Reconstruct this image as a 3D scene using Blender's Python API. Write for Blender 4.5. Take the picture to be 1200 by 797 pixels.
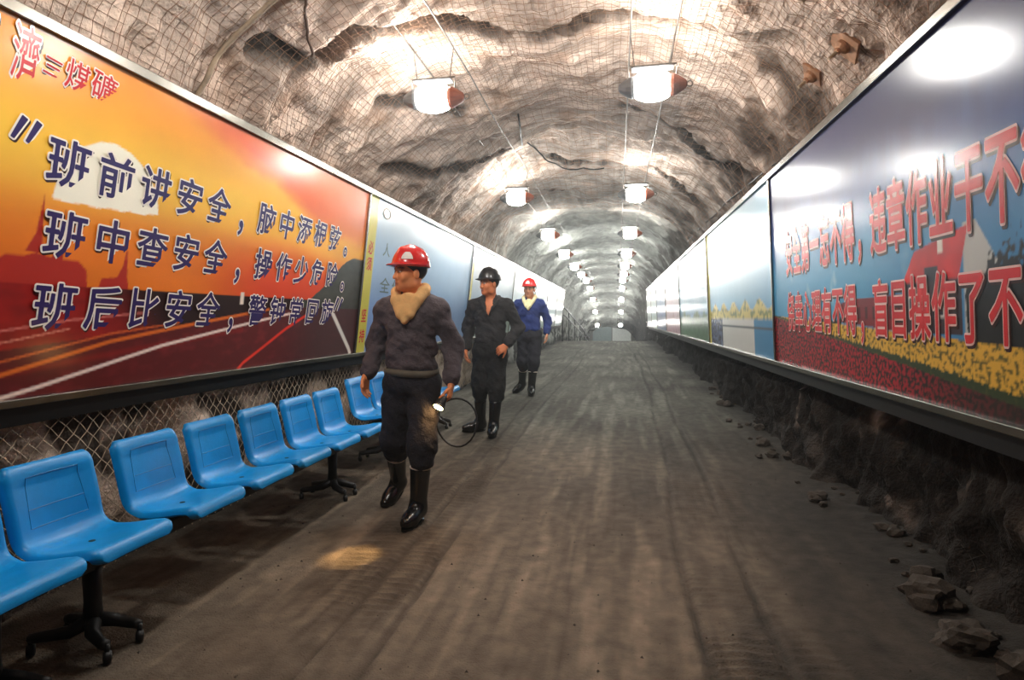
import bpy, bmesh, math, random
import numpy as np
from mathutils import Vector, Matrix, Euler

for o in list(bpy.data.objects):
    bpy.data.objects.remove(o)
SC = bpy.context.scene
COL = SC.collection
random.seed(7)
RNG = np.random.default_rng(11)

# ------------------------------------------------------------------ camera, world, exposure
EYE = 1.32
FPX = 760.0
PITCH = math.atan(26.5 / FPX)
YAW = math.atan(123 / FPX * math.cos(PITCH))
cd = bpy.data.cameras.new('camera')
cd.sensor_fit = 'HORIZONTAL'; cd.sensor_width = 36.0
cd.lens = FPX * 36.0 / 1200.0
cd.clip_start = 0.02; cd.clip_end = 300
cam = bpy.data.objects.new('camera', cd); COL.objects.link(cam)
cam.location = (0, 0, EYE)
cam.rotation_euler = Euler((math.pi / 2 - PITCH, 0, YAW), 'XYZ')
SC.camera = cam
W = bpy.data.worlds.new('World'); SC.world = W; W.use_nodes = True
W.node_tree.nodes['Background'].inputs[0].default_value = (0.02, 0.02, 0.022, 1)
W.node_tree.nodes['Background'].inputs[1].default_value = 0.5
SC.view_settings.view_transform = 'Standard'
SC.view_settings.look = 'None'
SC.view_settings.gamma = 1.0
SC.view_settings.use_curve_mapping = False
SC.view_settings.exposure = 0.85
LAMP_STRENGTH = 84.0

# ------------------------------------------------------------------ helpers
def lin(c):
    c = np.asarray(c, dtype=np.float64)
    if c.max() > 1.001:
        c = c / 255.0
    return np.where(c <= 0.04045, c / 12.92, ((c + 0.055) / 1.055) ** 2.4)

def rgba(c):
    l = lin(c)
    return (float(l[0]), float(l[1]), float(l[2]), 1.0)

MATS = {}
def mat(name, col=(128, 128, 128), rough=0.6, metal=0.0, var=0.15, nscale=8.0, bump=0.0, bscale=40.0,
        coat=0.0, coat_rough=0.1, attr=None, emit=None, emit_s=0.0, spec=0.5, bump2=0.0, b2scale=200.0, dist=0.01):
    if name in MATS:
        return MATS[name]
    m = bpy.data.materials.new(name); m.use_nodes = True
    nt = m.node_tree; N = nt.nodes; L = nt.links
    b = N['Principled BSDF']
    b.inputs['Roughness'].default_value = rough
    b.inputs['Metallic'].default_value = metal
    b.inputs['Specular IOR Level'].default_value = spec
    b.inputs['Coat Weight'].default_value = coat
    b.inputs['Coat Roughness'].default_value = coat_rough
    tc = N.new('ShaderNodeTexCoord')
    nz = N.new('ShaderNodeTexNoise'); nz.inputs['Scale'].default_value = nscale
    nz.inputs['Detail'].default_value = 5; nz.inputs['Roughness'].default_value = 0.62
    L.new(tc.outputs['Object'], nz.inputs['Vector'])
    mr = N.new('ShaderNodeMapRange')
    mr.inputs['From Min'].default_value = 0.3; mr.inputs['From Max'].default_value = 0.7
    mr.inputs['To Min'].default_value = 1 - var; mr.inputs['To Max'].default_value = 1 + var
    L.new(nz.outputs['Fac'], mr.inputs['Value'])
    mx = N.new('ShaderNodeMix'); mx.data_type = 'RGBA'; mx.blend_type = 'MULTIPLY'
    mx.inputs[0].default_value = 1.0
    if attr:
        at = N.new('ShaderNodeAttribute'); at.attribute_name = attr
        L.new(at.outputs['Color'], mx.inputs[6])
    else:
        mx.inputs[6].default_value = rgba(col)
    L.new(mr.outputs['Result'], mx.inputs[7])
    L.new(mx.outputs[2], b.inputs['Base Color'])
    last = None
    for amt, sc in ((bump, bscale), (bump2, b2scale)):
        if amt > 0:
            n2 = N.new('ShaderNodeTexNoise'); n2.inputs['Scale'].default_value = sc
            n2.inputs['Detail'].default_value = 4
            L.new(tc.outputs['Object'], n2.inputs['Vector'])
            bp = N.new('ShaderNodeBump'); bp.inputs['Strength'].default_value = amt
            bp.inputs['Distance'].default_value = dist
            L.new(n2.outputs['Fac'], bp.inputs['Height'])
            if last: L.new(last.outputs['Normal'], bp.inputs['Normal'])
            last = bp
    if last: L.new(last.outputs['Normal'], b.inputs['Normal'])
    if emit is not None:
        b.inputs['Emission Color'].default_value = rgba(emit)
        b.inputs['Emission Strength'].default_value = emit_s
    MATS[name] = m
    return m

def mesh_obj(name, verts, faces, material, parent=None, smooth=False, colors=None, uvless=True):
    me = bpy.data.meshes.new(name)
    if isinstance(verts, np.ndarray) and isinstance(faces, np.ndarray):
        nv = len(verts); nf, k = faces.shape
        me.vertices.add(nv); me.vertices.foreach_set('co', np.ascontiguousarray(verts, dtype=np.float32).ravel())
        me.loops.add(nf * k); me.loops.foreach_set('vertex_index', np.ascontiguousarray(faces, dtype=np.int32).ravel())
        me.polygons.add(nf)
        me.polygons.foreach_set('loop_start', np.arange(0, nf * k, k, dtype=np.int32))
        me.update(calc_edges=True)
    else:
        me.from_pydata([tuple(v) for v in verts], [], [tuple(f) for f in faces])
        me.update()
    if colors is not None:
        a = me.color_attributes.new('Col', 'FLOAT_COLOR', 'POINT')
        c4 = np.ones((len(me.vertices), 4), dtype=np.float32); c4[:, :3] = colors
        a.data.foreach_set('color', c4.ravel())
    if smooth:
        me.polygons.foreach_set('use_smooth', np.ones(len(me.polygons), dtype=bool))
    if material: me.materials.append(material)
    o = bpy.data.objects.new(name, me); COL.objects.link(o)
    if parent is not None: o.parent = parent
    return o

def tag(o, label=None, cat=None, group=None, kind=None):
    if label: o['label'] = label
    if cat: o['category'] = cat
    if group: o['group'] = group
    if kind: o['kind'] = kind
    return o

def thing(name, label, cat, loc=(0, 0, 0), rotz=0.0, group=None):
    o = bpy.data.objects.new(name, None); COL.objects.link(o)
    o.empty_display_size = 0.1
    o.location = loc; o.rotation_euler = (0, 0, rotz)
    return tag(o, label, cat, group)

class MB:
    """collects simple shapes into one mesh"""
    def __init__(s): s.v = []; s.f = []
    def add(s, v, f):
        n = len(s.v); s.v += [tuple(p) for p in v]; s.f += [tuple(i + n for i in q) for q in f]
    def box(s, c, d, R=None, bevel=0.0):
        hx, hy, hz = d[0] / 2, d[1] / 2, d[2] / 2
        if bevel <= 0:
            P = [(x, y, z) for x in (-hx, hx) for y in (-hy, hy) for z in (-hz, hz)]
            F = [(0, 1, 3, 2), (4, 6, 7, 5), (0, 4, 5, 1), (2, 3, 7, 6), (0, 2, 6, 4), (1, 5, 7, 3)]
        else:
            bm = bmesh.new(); bmesh.ops.create_cube(bm, size=1)
            bmesh.ops.scale(bm, vec=d, verts=bm.verts)
            bmesh.ops.bevel(bm, geom=bm.edges[:] + bm.verts[:], offset=bevel, segments=2, affect='EDGES', profile=0.5)
            bm.verts.index_update()
            P = [v.co[:] for v in bm.verts]; F = [[v.index for v in f.verts] for f in bm.faces]; bm.free()
        out = []
        for p in P:
            q = Vector(p)
            if R is not None: q = R @ q
            out.append((q.x + c[0], q.y + c[1], q.z + c[2]))
        s.add(out, F); return s
    def tube(s, pts, r, n=8, cap=True, closed=False):
        pts = [Vector(p) for p in pts]; m = len(pts)
        rr = r if isinstance(r, (list, tuple)) else [r] * m
        V = []; prev = None
        for i, p in enumerate(pts):
            if closed: t = pts[(i + 1) % m] - pts[i - 1]
            else: t = pts[min(i + 1, m - 1)] - pts[max(i - 1, 0)]
            t.normalize()
            if prev is None:
                ref = Vector((0, 0, 1)) if abs(t.z) < 0.9 else Vector((1, 0, 0))
                u = t.cross(ref).normalized()
            else:
                u = (prev - t * prev.dot(t)).normalized()
            prev = u; w = t.cross(u)
            for k in range(n):
                a = 2 * math.pi * k / n
                V.append(p + (u * math.cos(a) + w * math.sin(a)) * rr[i])
        F = []
        for i in range(m if closed else m - 1):
            j = (i + 1) % m
            for k in range(n):
                F.append((i * n + k, i * n + (k + 1) % n, j * n + (k + 1) % n, j * n + k))
        if cap and not closed:
            F.append(tuple(range(n - 1, -1, -1))); F.append(tuple((m - 1) * n + k for k in range(n)))
        s.add(V, F); return s
    def lathe(s, prof, c=(0, 0, 0), n=20, R=None, sx=1, sy=1):
        V = []; F = []
        for (r, z) in prof:
            for k in range(n):
                a = 2 * math.pi * k / n
                q = Vector((r * sx * math.cos(a), r * sy * math.sin(a), z))
                if R is not None: q = R @ q
                V.append((q.x + c[0], q.y + c[1], q.z + c[2]))
        for i in range(len(prof) - 1):
            for k in range(n):
                F.append((i * n + k, i * n + (k + 1) % n, (i + 1) * n + (k + 1) % n, (i + 1) * n + k))
        F.append(tuple(range(n - 1, -1, -1))); F.append(tuple((len(prof) - 1) * n + k for k in range(n)))
        s.add(V, F); return s
    def build(s, name, material, parent=None, smooth=False):
        return mesh_obj(name, s.v, s.f, material, parent, smooth)

def copy_tree(o, parent=None):
    c = o.copy(); COL.objects.link(c); c.parent = parent
    for ch in list(o.children): copy_tree(ch, c)
    return c

# ------------------------------------------------------------------ numpy noise
_perm = np.random.default_rng(5).permutation(256)
_perm = np.concatenate([_perm, _perm, _perm])
_g3 = np.random.default_rng(6).normal(size=(256, 3)); _g3 /= np.linalg.norm(_g3, axis=1)[:, None]
def perlin(x, y, z=0.0):
    x, y, z = np.broadcast_arrays(np.asarray(x, float), np.asarray(y, float), np.asarray(z, float))
    xi = np.floor(x).astype(int); yi = np.floor(y).astype(int); zi = np.floor(z).astype(int)
    fx = x - xi; fy = y - yi; fz = z - zi
    u = fx * fx * fx * (fx * (fx * 6 - 15) + 10); v = fy * fy * fy * (fy * (fy * 6 - 15) + 10); w = fz * fz * fz * (fz * (fz * 6 - 15) + 10)
    xi &= 255; yi &= 255; zi &= 255
    def g(dx, dy, dz):
        h = _perm[_perm[_perm[(xi + dx) & 255] + ((yi + dy) & 255)] + ((zi + dz) & 255)]
        G = _g3[h & 255]
        return G[..., 0] * (fx - dx) + G[..., 1] * (fy - dy) + G[..., 2] * (fz - dz)
    l = lambda a, b, t: a + t * (b - a)
    return l(l(l(g(0, 0, 0), g(1, 0, 0), u), l(g(0, 1, 0), g(1, 1, 0), u), v),
             l(l(g(0, 0, 1), g(1, 0, 1), u), l(g(0, 1, 1), g(1, 1, 1), u), v), w)
def fbm(x, y, z=0.0, o=4, gain=0.5):
    t = 0; a = 1.0; f = 1.0
    for i in range(o):
        t = t + a * perlin(x * f + 17.3 * i, y * f + 5.1 * i, np.asarray(z) * f + 9.7 * i); a *= gain; f *= 2.03
    return t
def ridge(x, y, z=0.0, o=3):
    t = 0; a = 1.0; f = 1.0
    for i in range(o):
        t = t + a * (1 - 2.2 * np.abs(perlin(x * f + 31.7 * i, y * f + 3.3 * i, np.asarray(z) * f))); a *= 0.5; f *= 2.1
    return t
def sstep(a, b, x):
    t = np.clip((x - a) / (b - a), 0, 1); return t * t * (3 - 2 * t)
def polydist(px, py, line):
    d = np.full(np.broadcast(px, py).shape, 1e9)
    for (ax, ay), (bx, by) in zip(line[:-1], line[1:]):
        vx, vy = bx - ax, by - ay
        t = np.clip(((px - ax) * vx + (py - ay) * vy) / (vx * vx + vy * vy + 1e-12), 0, 1)
        d = np.minimum(d, np.hypot(px - ax - t * vx, py - ay - t * vy))
    return d
def grid_faces(nr, nc):
    i = np.arange(nr - 1)[:, None] * nc + np.arange(nc - 1)[None, :]
    return np.stack([i, i + 1, i + nc + 1, i + nc], -1).reshape(-1, 4)

# ------------------------------------------------------------------ the tunnel
ACX, AA, AZ, AB, AN = -0.45, 2.3, 1.6, 2.1, 2.3
def drop(Y):
    return 0.012 * np.maximum(np.asarray(Y, float) - 30, 0) ** 1.85
def zfloor(Y):
    Y = np.asarray(Y, float)
    return 0.23 * (1 - np.exp(-np.maximum(Y - 4, 0) / 12)) - drop(Y)
_t = np.linspace(0, math.pi, 2001)
_ax = ACX - AA * np.sign(np.cos(_t)) * np.abs(np.cos(_t)) ** (2 / AN)
_az = AZ + AB * np.abs(np.sin(_t)) ** (2 / AN)
_px = np.concatenate([[ACX - AA], _ax, [ACX + AA]]); _pz = np.concatenate([[-0.25], _az, [-0.25]])
_pl = np.concatenate([[0], np.cumsum(np.hypot(np.diff(_px), np.diff(_pz)))])
SLEN = _pl[-1]; S1 = AZ + 0.25; S2 = SLEN - S1
def prof(s):
    x = np.interp(s, _pl, _px); z = np.interp(s, _pl, _pz); e = 0.01
    dx = np.interp(np.minimum(s + e, SLEN), _pl, _px) - np.interp(np.maximum(s - e, 0), _pl, _px)
    dz = np.interp(np.minimum(s + e, SLEN), _pl, _pz) - np.interp(np.maximum(s - e, 0), _pl, _pz)
    l = np.hypot(dx, dz) + 1e-9
    return x, z, dz / l, -dx / l       # inward normal = (dz,-dx)
def s_of(X, Z):
    return float(_pl[np.argmin((_px - X) ** 2 + (_pz - Z) ** 2)])
def xyline(L):
    return [(s_of(p[0], p[2]), p[1]) for p in L]
FISS = [xyline(l) for l in (
    [(-2.27, 3.86, 3.04), (-2.18, 4.19, 3.13), (-2.06, 4.34, 3.23), (-1.95, 4.24, 3.31), (-1.84, 4.19, 3.38), (-1.6, 4.54, 3.5), (-1.37, 4.61, 3.58), (-1.05, 4.89, 3.66),
     (-0.83, 5.1, 3.69), (-0.49, 5.0, 3.7), (-0.03, 4.9, 3.68), (0.47, 5.0, 3.59), (0.88, 4.94, 3.42), (1.2, 4.5, 3.2)],
    [(-2.06, 5.37, 3.24), (-1.89, 5.81, 3.35), (-1.63, 6.35, 3.49)],
    [(-2.38, 6.34, 2.89), (-2.18, 7.29, 3.13), (-1.88, 7.74, 3.36), (-1.41, 8.04, 3.57)],
    [(0.1, 7.0, 3.65), (0.7, 7.3, 3.5), (1.2, 7.8, 3.2), (1.5, 7.2, 2.9)],
    [(-0.9, 9.2, 3.68), (-0.2, 9.6, 3.69), (0.6, 9.4, 3.53), (1.2, 10.2, 3.2)],
    [(-2.2, 10.2, 3.1), (-1.6, 10.9, 3.5), (-0.8, 11.2, 3.69)])]
def disp(s, Y, detail=True):
    x, z, nx, nz = prof(s)
    sy = s * 0.9
    wx = 0.5 * fbm(x * .6, Y * .6, z * .6 + 3, 2); wy = 0.6 * fbm(x * .5 + 9, Y * .5, z * .5, 2)
    d = 0.27 * fbm(x * .42 + 2, Y * .42, z * .42, 3)
    d = d + 0.095 * (ridge((x + wx) * .75, (Y + wy) * 1.25, (z + wx) * .75, 3) - .45)
    d = d + 0.035 * fbm(x * 2.1, Y * 2.3, z * 2.1, 3)
    d = np.clip(d, -0.35, 0.24)
    # right lower wall: rubble sticking out, jagged right-hand roof
    rr = sstep(SLEN - 3.2, SLEN - 2.4, s)
    d = d + rr * 0.07 * ridge(x * 2.2, Y * 2.2, z * 2.2, 3)
    if detail:
        d = d + 0.030 * (ridge((x + wx) * 3.2, (Y + wy) * 4.2, z * 3.2, 3) - .4) + 0.022 * fbm(x * 9 + wx * 4, Y * 11, z * 9, 3)
        d = d + sstep(SLEN * .60, SLEN * .74, s) * 0.05 * ridge(x * 5.5, Y * 5, z * 5.5, 2) * .7
        for k, l in enumerate(FISS):
            sw = s + 0.05 * fbm(Y * 3, s * 3, k, 2)
            q = polydist(sw, Y + 0.05 * fbm(Y * 4, s * 4, k + 9, 2), l)
            w = (0.12, 0.06, 0.055, 0.08, 0.07, 0.06)[k] * (0.8 + 0.7 * fbm(s * 1.3, Y * 1.3, k + 4, 2))
            d = d - (0.30 if k == 0 else 0.2) * (1 - sstep(w * 0.45, w * 1.1, q))
    return d
def surf(s, Y, off=0.0, detail=True):
    s, Y = np.broadcast_arrays(np.asarray(s, float), np.asarray(Y, float))
    x, z, nx, nz = prof(s); d = disp(s, Y, detail) + off
    # keep rock behind the display boards
    lim = np.where((z < 2.62) & (z > 0.7), np.where(x < ACX, 0.10, 0.22), 9.0)
    d = np.minimum(d, lim)
    return np.stack([x + nx * d, Y, z + nz * d - drop(Y) * .9], -1)

YS = np.concatenate([np.arange(-2.0, 1.4, 0.08), np.arange(1.4, 9.0, 0.026), np.arange(9.0, 16, 0.06), np.arange(16, 31, 0.14), np.arange(31, 51.01, 0.25)])
def rock_color(P, s, Y):
    x, y, z = P[..., 0], P[..., 1], P[..., 2]
    n1 = fbm(x * .9, y * .9, z * .9, 3); n2 = fbm(x * 3.1 + 5, y * 3.1, z * 3.1, 3); n3 = ridge(x * 1.3 + 8, y * 2.0, z * 1.3, 3)
    warm = lin((236, 212, 194)); grey = lin((194, 182, 172)); dark = lin((50, 41, 35)); rust = lin((186, 142, 108))
    t = sstep(3.5, 11, y + 1.5 * n1)[..., None]
    c = warm * (1 - t) + grey * t
    t2 = sstep(9, 17, y)[..., None]; c = c * (1 - t2) + lin((170, 174, 168)) * t2
    k = sstep(.05, .6, n2 + .4 * n1)[..., None] * .5 * (1 - .85 * t2)
    c = c * (1 - k) + rust * k * .9 + grey * k * .1
    # damp coal stains, mostly on the right shoulder of the roof
    sh = sstep(SLEN * .56, SLEN * .72, s)
    st = sstep(.12, .55, n1 + .5 * n2 - .5 + 1.15 * sh)[..., None]
    c = c * (1 - .82 * st) + dark * .82 * st
    q = sstep(.8, 1.3, n3)[..., None] * .3
    c = c * (1 - q) + dark * q
    for k_, l in enumerate(FISS):
        g = (1 - sstep(.05, .14, polydist(s, Y, l)))[..., None]
        c = c * (1 - .9 * g) + lin((22, 19, 17)) * .9 * g  # shade inside the fissures painted into the rock colour
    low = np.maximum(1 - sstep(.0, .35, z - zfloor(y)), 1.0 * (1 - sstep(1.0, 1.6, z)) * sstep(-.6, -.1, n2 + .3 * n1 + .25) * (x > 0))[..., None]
    c = c * (1 - .92 * low) + lin((24, 22, 20)) * .92 * low  # shade at the wall foot and under the right boards painted in
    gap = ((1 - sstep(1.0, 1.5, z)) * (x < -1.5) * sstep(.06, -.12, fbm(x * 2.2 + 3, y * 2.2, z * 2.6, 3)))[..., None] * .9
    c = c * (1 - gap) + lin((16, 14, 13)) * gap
    return c
M_ROCK = mat('rock_face', attr='Col', rough=0.92, var=0.28, nscale=5.5, bump=0.8, bscale=13, bump2=0.6, b2scale=55, dist=0.035, spec=0.2)
def rock_part(name, s0, s1, ds):
    ss = np.linspace(s0, s1, int((s1 - s0) / ds) + 1)
    S, Yg = np.meshgrid(ss, YS)
    P = surf(S, Yg)
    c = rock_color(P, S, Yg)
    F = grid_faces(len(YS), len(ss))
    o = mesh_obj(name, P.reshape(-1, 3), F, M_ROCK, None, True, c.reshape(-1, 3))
    return tag(o, kind='structure')
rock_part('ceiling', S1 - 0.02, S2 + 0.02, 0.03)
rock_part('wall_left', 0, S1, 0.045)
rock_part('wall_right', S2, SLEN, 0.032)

# floor ---------------------------------------------------------------
def rut_x(Y):
    return [-1.22 + 0.05 * np.sin(Y * .5), -0.98 + 0.05 * np.sin(Y * .45 + 1), 0.36 + .035 * np.maximum(Y - 4, 0) - .0015 * np.maximum(Y - 4, 0) ** 2 + .02 * np.sin(Y * 1.3),
            0.66 + 0.02 * np.maximum(Y - 4, 0) - .001 * np.maximum(Y - 4, 0) ** 2 + .02 * np.sin(Y * 1.1 + 2)]
def floor_h(X, Y):
    z = 0.02 * fbm(X * .7, Y * .5, 0, 3) + 0.004 * fbm(X * 9, Y * 5, 2, 2) + 0.006 * ridge(X * 4.2, Y * .55, 4, 2) * .6
    R = rut_x(Y)
    for i, r in enumerate(R):
        m = 0.6 + 0.8 * fbm(Y * .8, i * 7.0, 1, 2)
        w = r + 0.018 * fbm(Y * 2.5, i * 3.0, 6, 2)
        z = z - 0.03 * np.clip(m, .2, 1.2) * np.exp(-((X - w) / .018) ** 2) + 0.008 * np.exp(-((X - w) / .07) ** 2)
    for a, b in ((R[0], R[1]), (R[2], R[3]), (R[3] + .03, R[3] + .28), (R[0] - .3, R[0])):
        inside = sstep(0, .03, X - a) * sstep(0, .03, b - X)
        tread = np.sin((Y + 0.25 * np.abs(X - (a + b) / 2)) * 2 * math.pi / 0.062)
        patch = sstep(-.15, .25, fbm(X * .8 + 3, Y * .7, 8, 2))
        z = z + 0.0065 * inside * patch * tread * (1 - sstep(6, 9, Y))
    edge = np.maximum(sstep(1.25, 1.95, X), sstep(-2.35, -2.9, X))
    z = z + edge * (0.05 + 0.05 * fbm(X * 5, Y * 5, 3, 3))
    return z + zfloor(Y)
FY = np.concatenate([np.arange(-2, .9, .1), np.arange(.9, 6.2, .018), np.arange(6.2, 10, .04), np.arange(10, 20, .1), np.arange(20, 51.1, .3)])
FX = np.arange(-3.15, 2.3, .02)
Xg, Yg = np.meshgrid(FX, FY)
Zg = floor_h(Xg, Yg)
def floor_color(X, Y):
    n1 = fbm(X * .9, Y * .5, 0, 4); n2 = ridge(X * 5.5, Y * .45, 3, 3); n3 = fbm(X * 12, Y * 9, 5, 2)
    base = lin((138, 122, 104)); ol = lin((124, 124, 113)); dk = lin((44, 39, 34))
    t = sstep(4, 9, Y + n1)[..., None]
    c = base * (1 - t) + ol * t
    k = (np.clip(.5 + .9 * n1, 0, 1) * .45 + .38 * sstep(.55, 1.3, n2))[..., None]
    c = c * (1 - k) + dk * k
    f3 = (sstep(.85, 1.45, ridge(X * 11 + .6 * fbm(X * 2, Y * 1.2, 7, 2), Y * .55, 12, 2)) * .32 * sstep(-.3, .3, fbm(X * .9 + 4, Y * .6, 2, 2)))[..., None]
    c = c * (1 - f3) + lin((34, 30, 26)) * f3
    for i, r in enumerate(rut_x(Y)):
        w = r + 0.018 * fbm(Y * 2.5, i * 3.0, 6, 2)
        g = (np.exp(-((X - w) / .016) ** 2) * np.clip(.6 + .8 * fbm(Y * .8, i * 7.0, 1, 2),      .25, 1))[..., None] * .85
        c = c * (1 - g) + lin((20, 17, 15)) * g
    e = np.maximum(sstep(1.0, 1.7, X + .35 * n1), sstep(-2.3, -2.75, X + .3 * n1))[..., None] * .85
    c = c * (1 - e) + lin((24, 22, 20)) * e  # shade at the wall bases painted along the floor edges
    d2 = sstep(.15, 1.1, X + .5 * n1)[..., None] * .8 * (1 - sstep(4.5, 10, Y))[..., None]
    c = c * (1 - d2) + lin((52, 49, 45)) * d2  # dimmer light on the near right floor painted into its colour
    R = rut_x(Y)
    for a, b in ((R[0], R[1]), (R[2], R[3]), (R[3] + .03, R[3] + .28), (R[0] - .3, R[0])):
        ins_ = sstep(0, .03, X - a) * sstep(0, .03, b - X)
        tr = .5 + .5 * np.sin((Y + 0.25 * np.abs(X - (a + b) / 2)) * 2 * math.pi / 0.062)
        g = (ins_ * sstep(-.15, .25, fbm(X * .8 + 3, Y * .7, 8, 2)) * (.12 + .38 * tr * (1 - sstep(5, 8, Y))))[..., None]
        c = c * (1 - g) + lin((50, 44, 38)) * g
    return c * (1 + .45 * n3[..., None])
M_FLOOR = mat('floor_dirt', attr='Col', rough=0.9, var=0.2, nscale=9, bump=0.6, bscale=30, bump2=0.5, b2scale=120, dist=0.015, spec=0.3)
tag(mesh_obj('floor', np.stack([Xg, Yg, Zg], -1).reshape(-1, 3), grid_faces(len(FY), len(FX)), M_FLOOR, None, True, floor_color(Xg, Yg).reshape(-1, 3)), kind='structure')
def floor_z(x, y):
    return float(floor_h(np.array([[x]]), np.array([[y]]))[0, 0])

# end wall with two door leaves
M_CONC = mat('grey_concrete', (105, 108, 104), 0.9, bump=.3)
mb = MB(); mb.box((-.45, 51.2, .2), (6, .2, 7)); tag(mb.build('wall_back', M_CONC), kind='structure')
M_DOORA = mat('teal_painted_steel', (120, 140, 140), 0.5, var=.1)
M_DOORB = mat('pale_painted_steel', (205, 212, 208), 0.5, var=.1)
M_DARKMET = mat('dark_steel', (38, 38, 40), 0.45, 0.6)
for nm, x0, x1, m in (('door_1', -1.85, -.42, M_DOORA), ('door_2', -.34, 1.08, M_DOORB)):
    d = MB(); d.box(((x0 + x1) / 2, 50.95, -.8), (x1 - x0, .08, 2.9)); do = tag(d.build(nm, m), kind='structure')
    for k in range(5):
        r = MB(); r.box(((x0 + x1) / 2, 50.88, -2.0 + k * .62), (x1 - x0 - .1, .05, .06)); r.build('door_rib', m, do)
    h = MB(); h.box((x1 - .12 if nm == 'door_1' else x0 + .12, 50.86, -.9), (.05, .08, .3)); h.build('door_handle', M_DARKMET, do)

# ------------------------------------------------------------------ nets
M_WIRE = mat('rusty_net_wire', (150, 112, 84), 0.7, 0.3, var=.3, nscale=20)
M_CHAIN = mat('weathered_chain_link_wire', (176, 158, 136), 0.55, 0.5, var=.25, nscale=15)
def polyline_tubes(P, r, sides=3):
    """P: (n_wires, n_pts, 3) array -> verts, quad faces of thin prism tubes"""
    n, m, _ = P.shape
    T = np.gradient(P, axis=1); T /= np.linalg.norm(T, axis=2, keepdims=True) + 1e-9
    ref = np.where(np.abs(T[..., 2:3]) < .8, np.array([0, 0, 1.0]), np.array([1.0, 0, 0]))
    U = np.cross(T, ref); U /= np.linalg.norm(U, axis=2, keepdims=True) + 1e-9
    V_ = np.cross(T, U)
    out = []
    for k in range(sides):
        a = 2 * math.pi * k / sides
        out.append(P + r * (U * math.cos(a) + V_ * math.sin(a)))
    V = np.stack(out, 2).reshape(-1, 3)            # index (w*m + i)*sides + k
    w = np.arange(n)[:, None, None]; i = np.arange(m - 1)[None, :, None]; k = np.arange(sides)[None, None, :]
    k2 = (k + 1) % sides
    a = (w * m + i) * sides
    F = np.stack([a + k, a + k2, a + sides + k2, a + sides + k], -1).reshape(-1, 4)
    return V, F
def net(name, s0, s1, y0, y1, cs, cy, r, label):
    ss = np.arange(s0, s1, cs); yy = np.arange(y0, y1, cy)
    S, Yn = np.meshgrid(ss, yy)
    Sw = S + .03 * fbm(S * 1.5, Yn * 1.5, 3, 2); Yw = Yn + .04 * fbm(S * 1.2, Yn * 1.2, 8, 2)
    P = surf(Sw, Yw, 0.012 + 0.008 * fbm(S * 5, Yn * 5, 1, 2), detail=False)
    P2 = surf(Sw, Yw, 0.006, True)
    # the net hangs on whichever stands out more
    x, z, nx, nz = prof(Sw)
    dd = (P2 - P)[..., 0] * nx + (P2 - P)[..., 2] * nz
    dd = np.maximum(dd, 0)
    P[..., 0] += nx * dd; P[..., 2] += nz * dd
    V1, F1 = polyline_tubes(P, r); V2, F2 = polyline_tubes(np.swapaxes(P, 0, 1).copy(), r)
    V = np.concatenate([V1, V2]); F = np.concatenate([F1, F2 + len(V1)])
    o = mesh_obj(name, V, F, M_WIRE)
    return tag(o, label, 'wire net', kind='stuff')
net('roof_net', S1 + .55, S2 - .5, 1.6, 7.2, .058, .058, .0017, 'rusty square wire net stretched over the near rock roof')
net('roof_net', S1 + .55, S2 - .5, 7.2, 13.0, .1, .1, .0022, 'rusty wire net over the rock roof farther down the tunnel')

M_CHAIND = mat('shaded_chain_link_wire', (70, 64, 58), 0.6, 0.4, var=.3, nscale=15)  # darker copy of the chain link wire, shade under the boards painted in
def chain_link(name, y0, y1, z0, z1, p, r, posf, label, m=None):
    """diagonal wires woven both ways; posf(y,z)->xyz"""
    wires = []
    h = z1 - z0; n = int(h / (p / 2)) + 1
    for sgn in (1, -1):
        for k in range(int((y1 - y0 + h) / p)):
            yb = y0 + k * p - (h if sgn > 0 else 0)
            t = np.linspace(0, h, n)
            yy = yb + sgn * t if sgn > 0 else yb - 0 + (h - t) - h * 0
            zz = z0 + t
            bow = 0.004 * np.where(np.arange(n) % 2 == 0, 1, -1) * sgn
            wires.append(posf(np.clip(yy, y0, y1), zz, bow))
    P = np.stack(wires)
    V, F = polyline_tubes(P, r)
    return tag(mesh_obj(name, V, F, m or M_CHAIN), label, 'chain link', kind='stuff')
def posL(y, z, b):
    return np.stack([-2.56 + .03 * fbm(y * 1.1, z * 1.5, 2, 2) + b, y + .02 * fbm(y * 2, z * 3, 5, 2), z + zfloor(y) + .015 * fbm(y * 2, z * 2, 9, 2)], -1)
def posR(y, z, b):
    s = SLEN - .25 - z
    P = surf(s, y, .02, False)
    return np.stack([P[:, 0] + b - .01, P[:, 1], P[:, 2] + zfloor(y)], -1)
chain_link('chain_link_fence', 1.3, 14, 0.06, 1.0, .078, .0024, posL, 'chain link wire fencing below the left boards, behind the blue seats')
chain_link('chain_link_fence', 1.8, 9.5, 0.1, .95, .078, .0022, posR, 'chain link wire sheet over the shade-darkened rock under the right boards', M_CHAIND)

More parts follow.
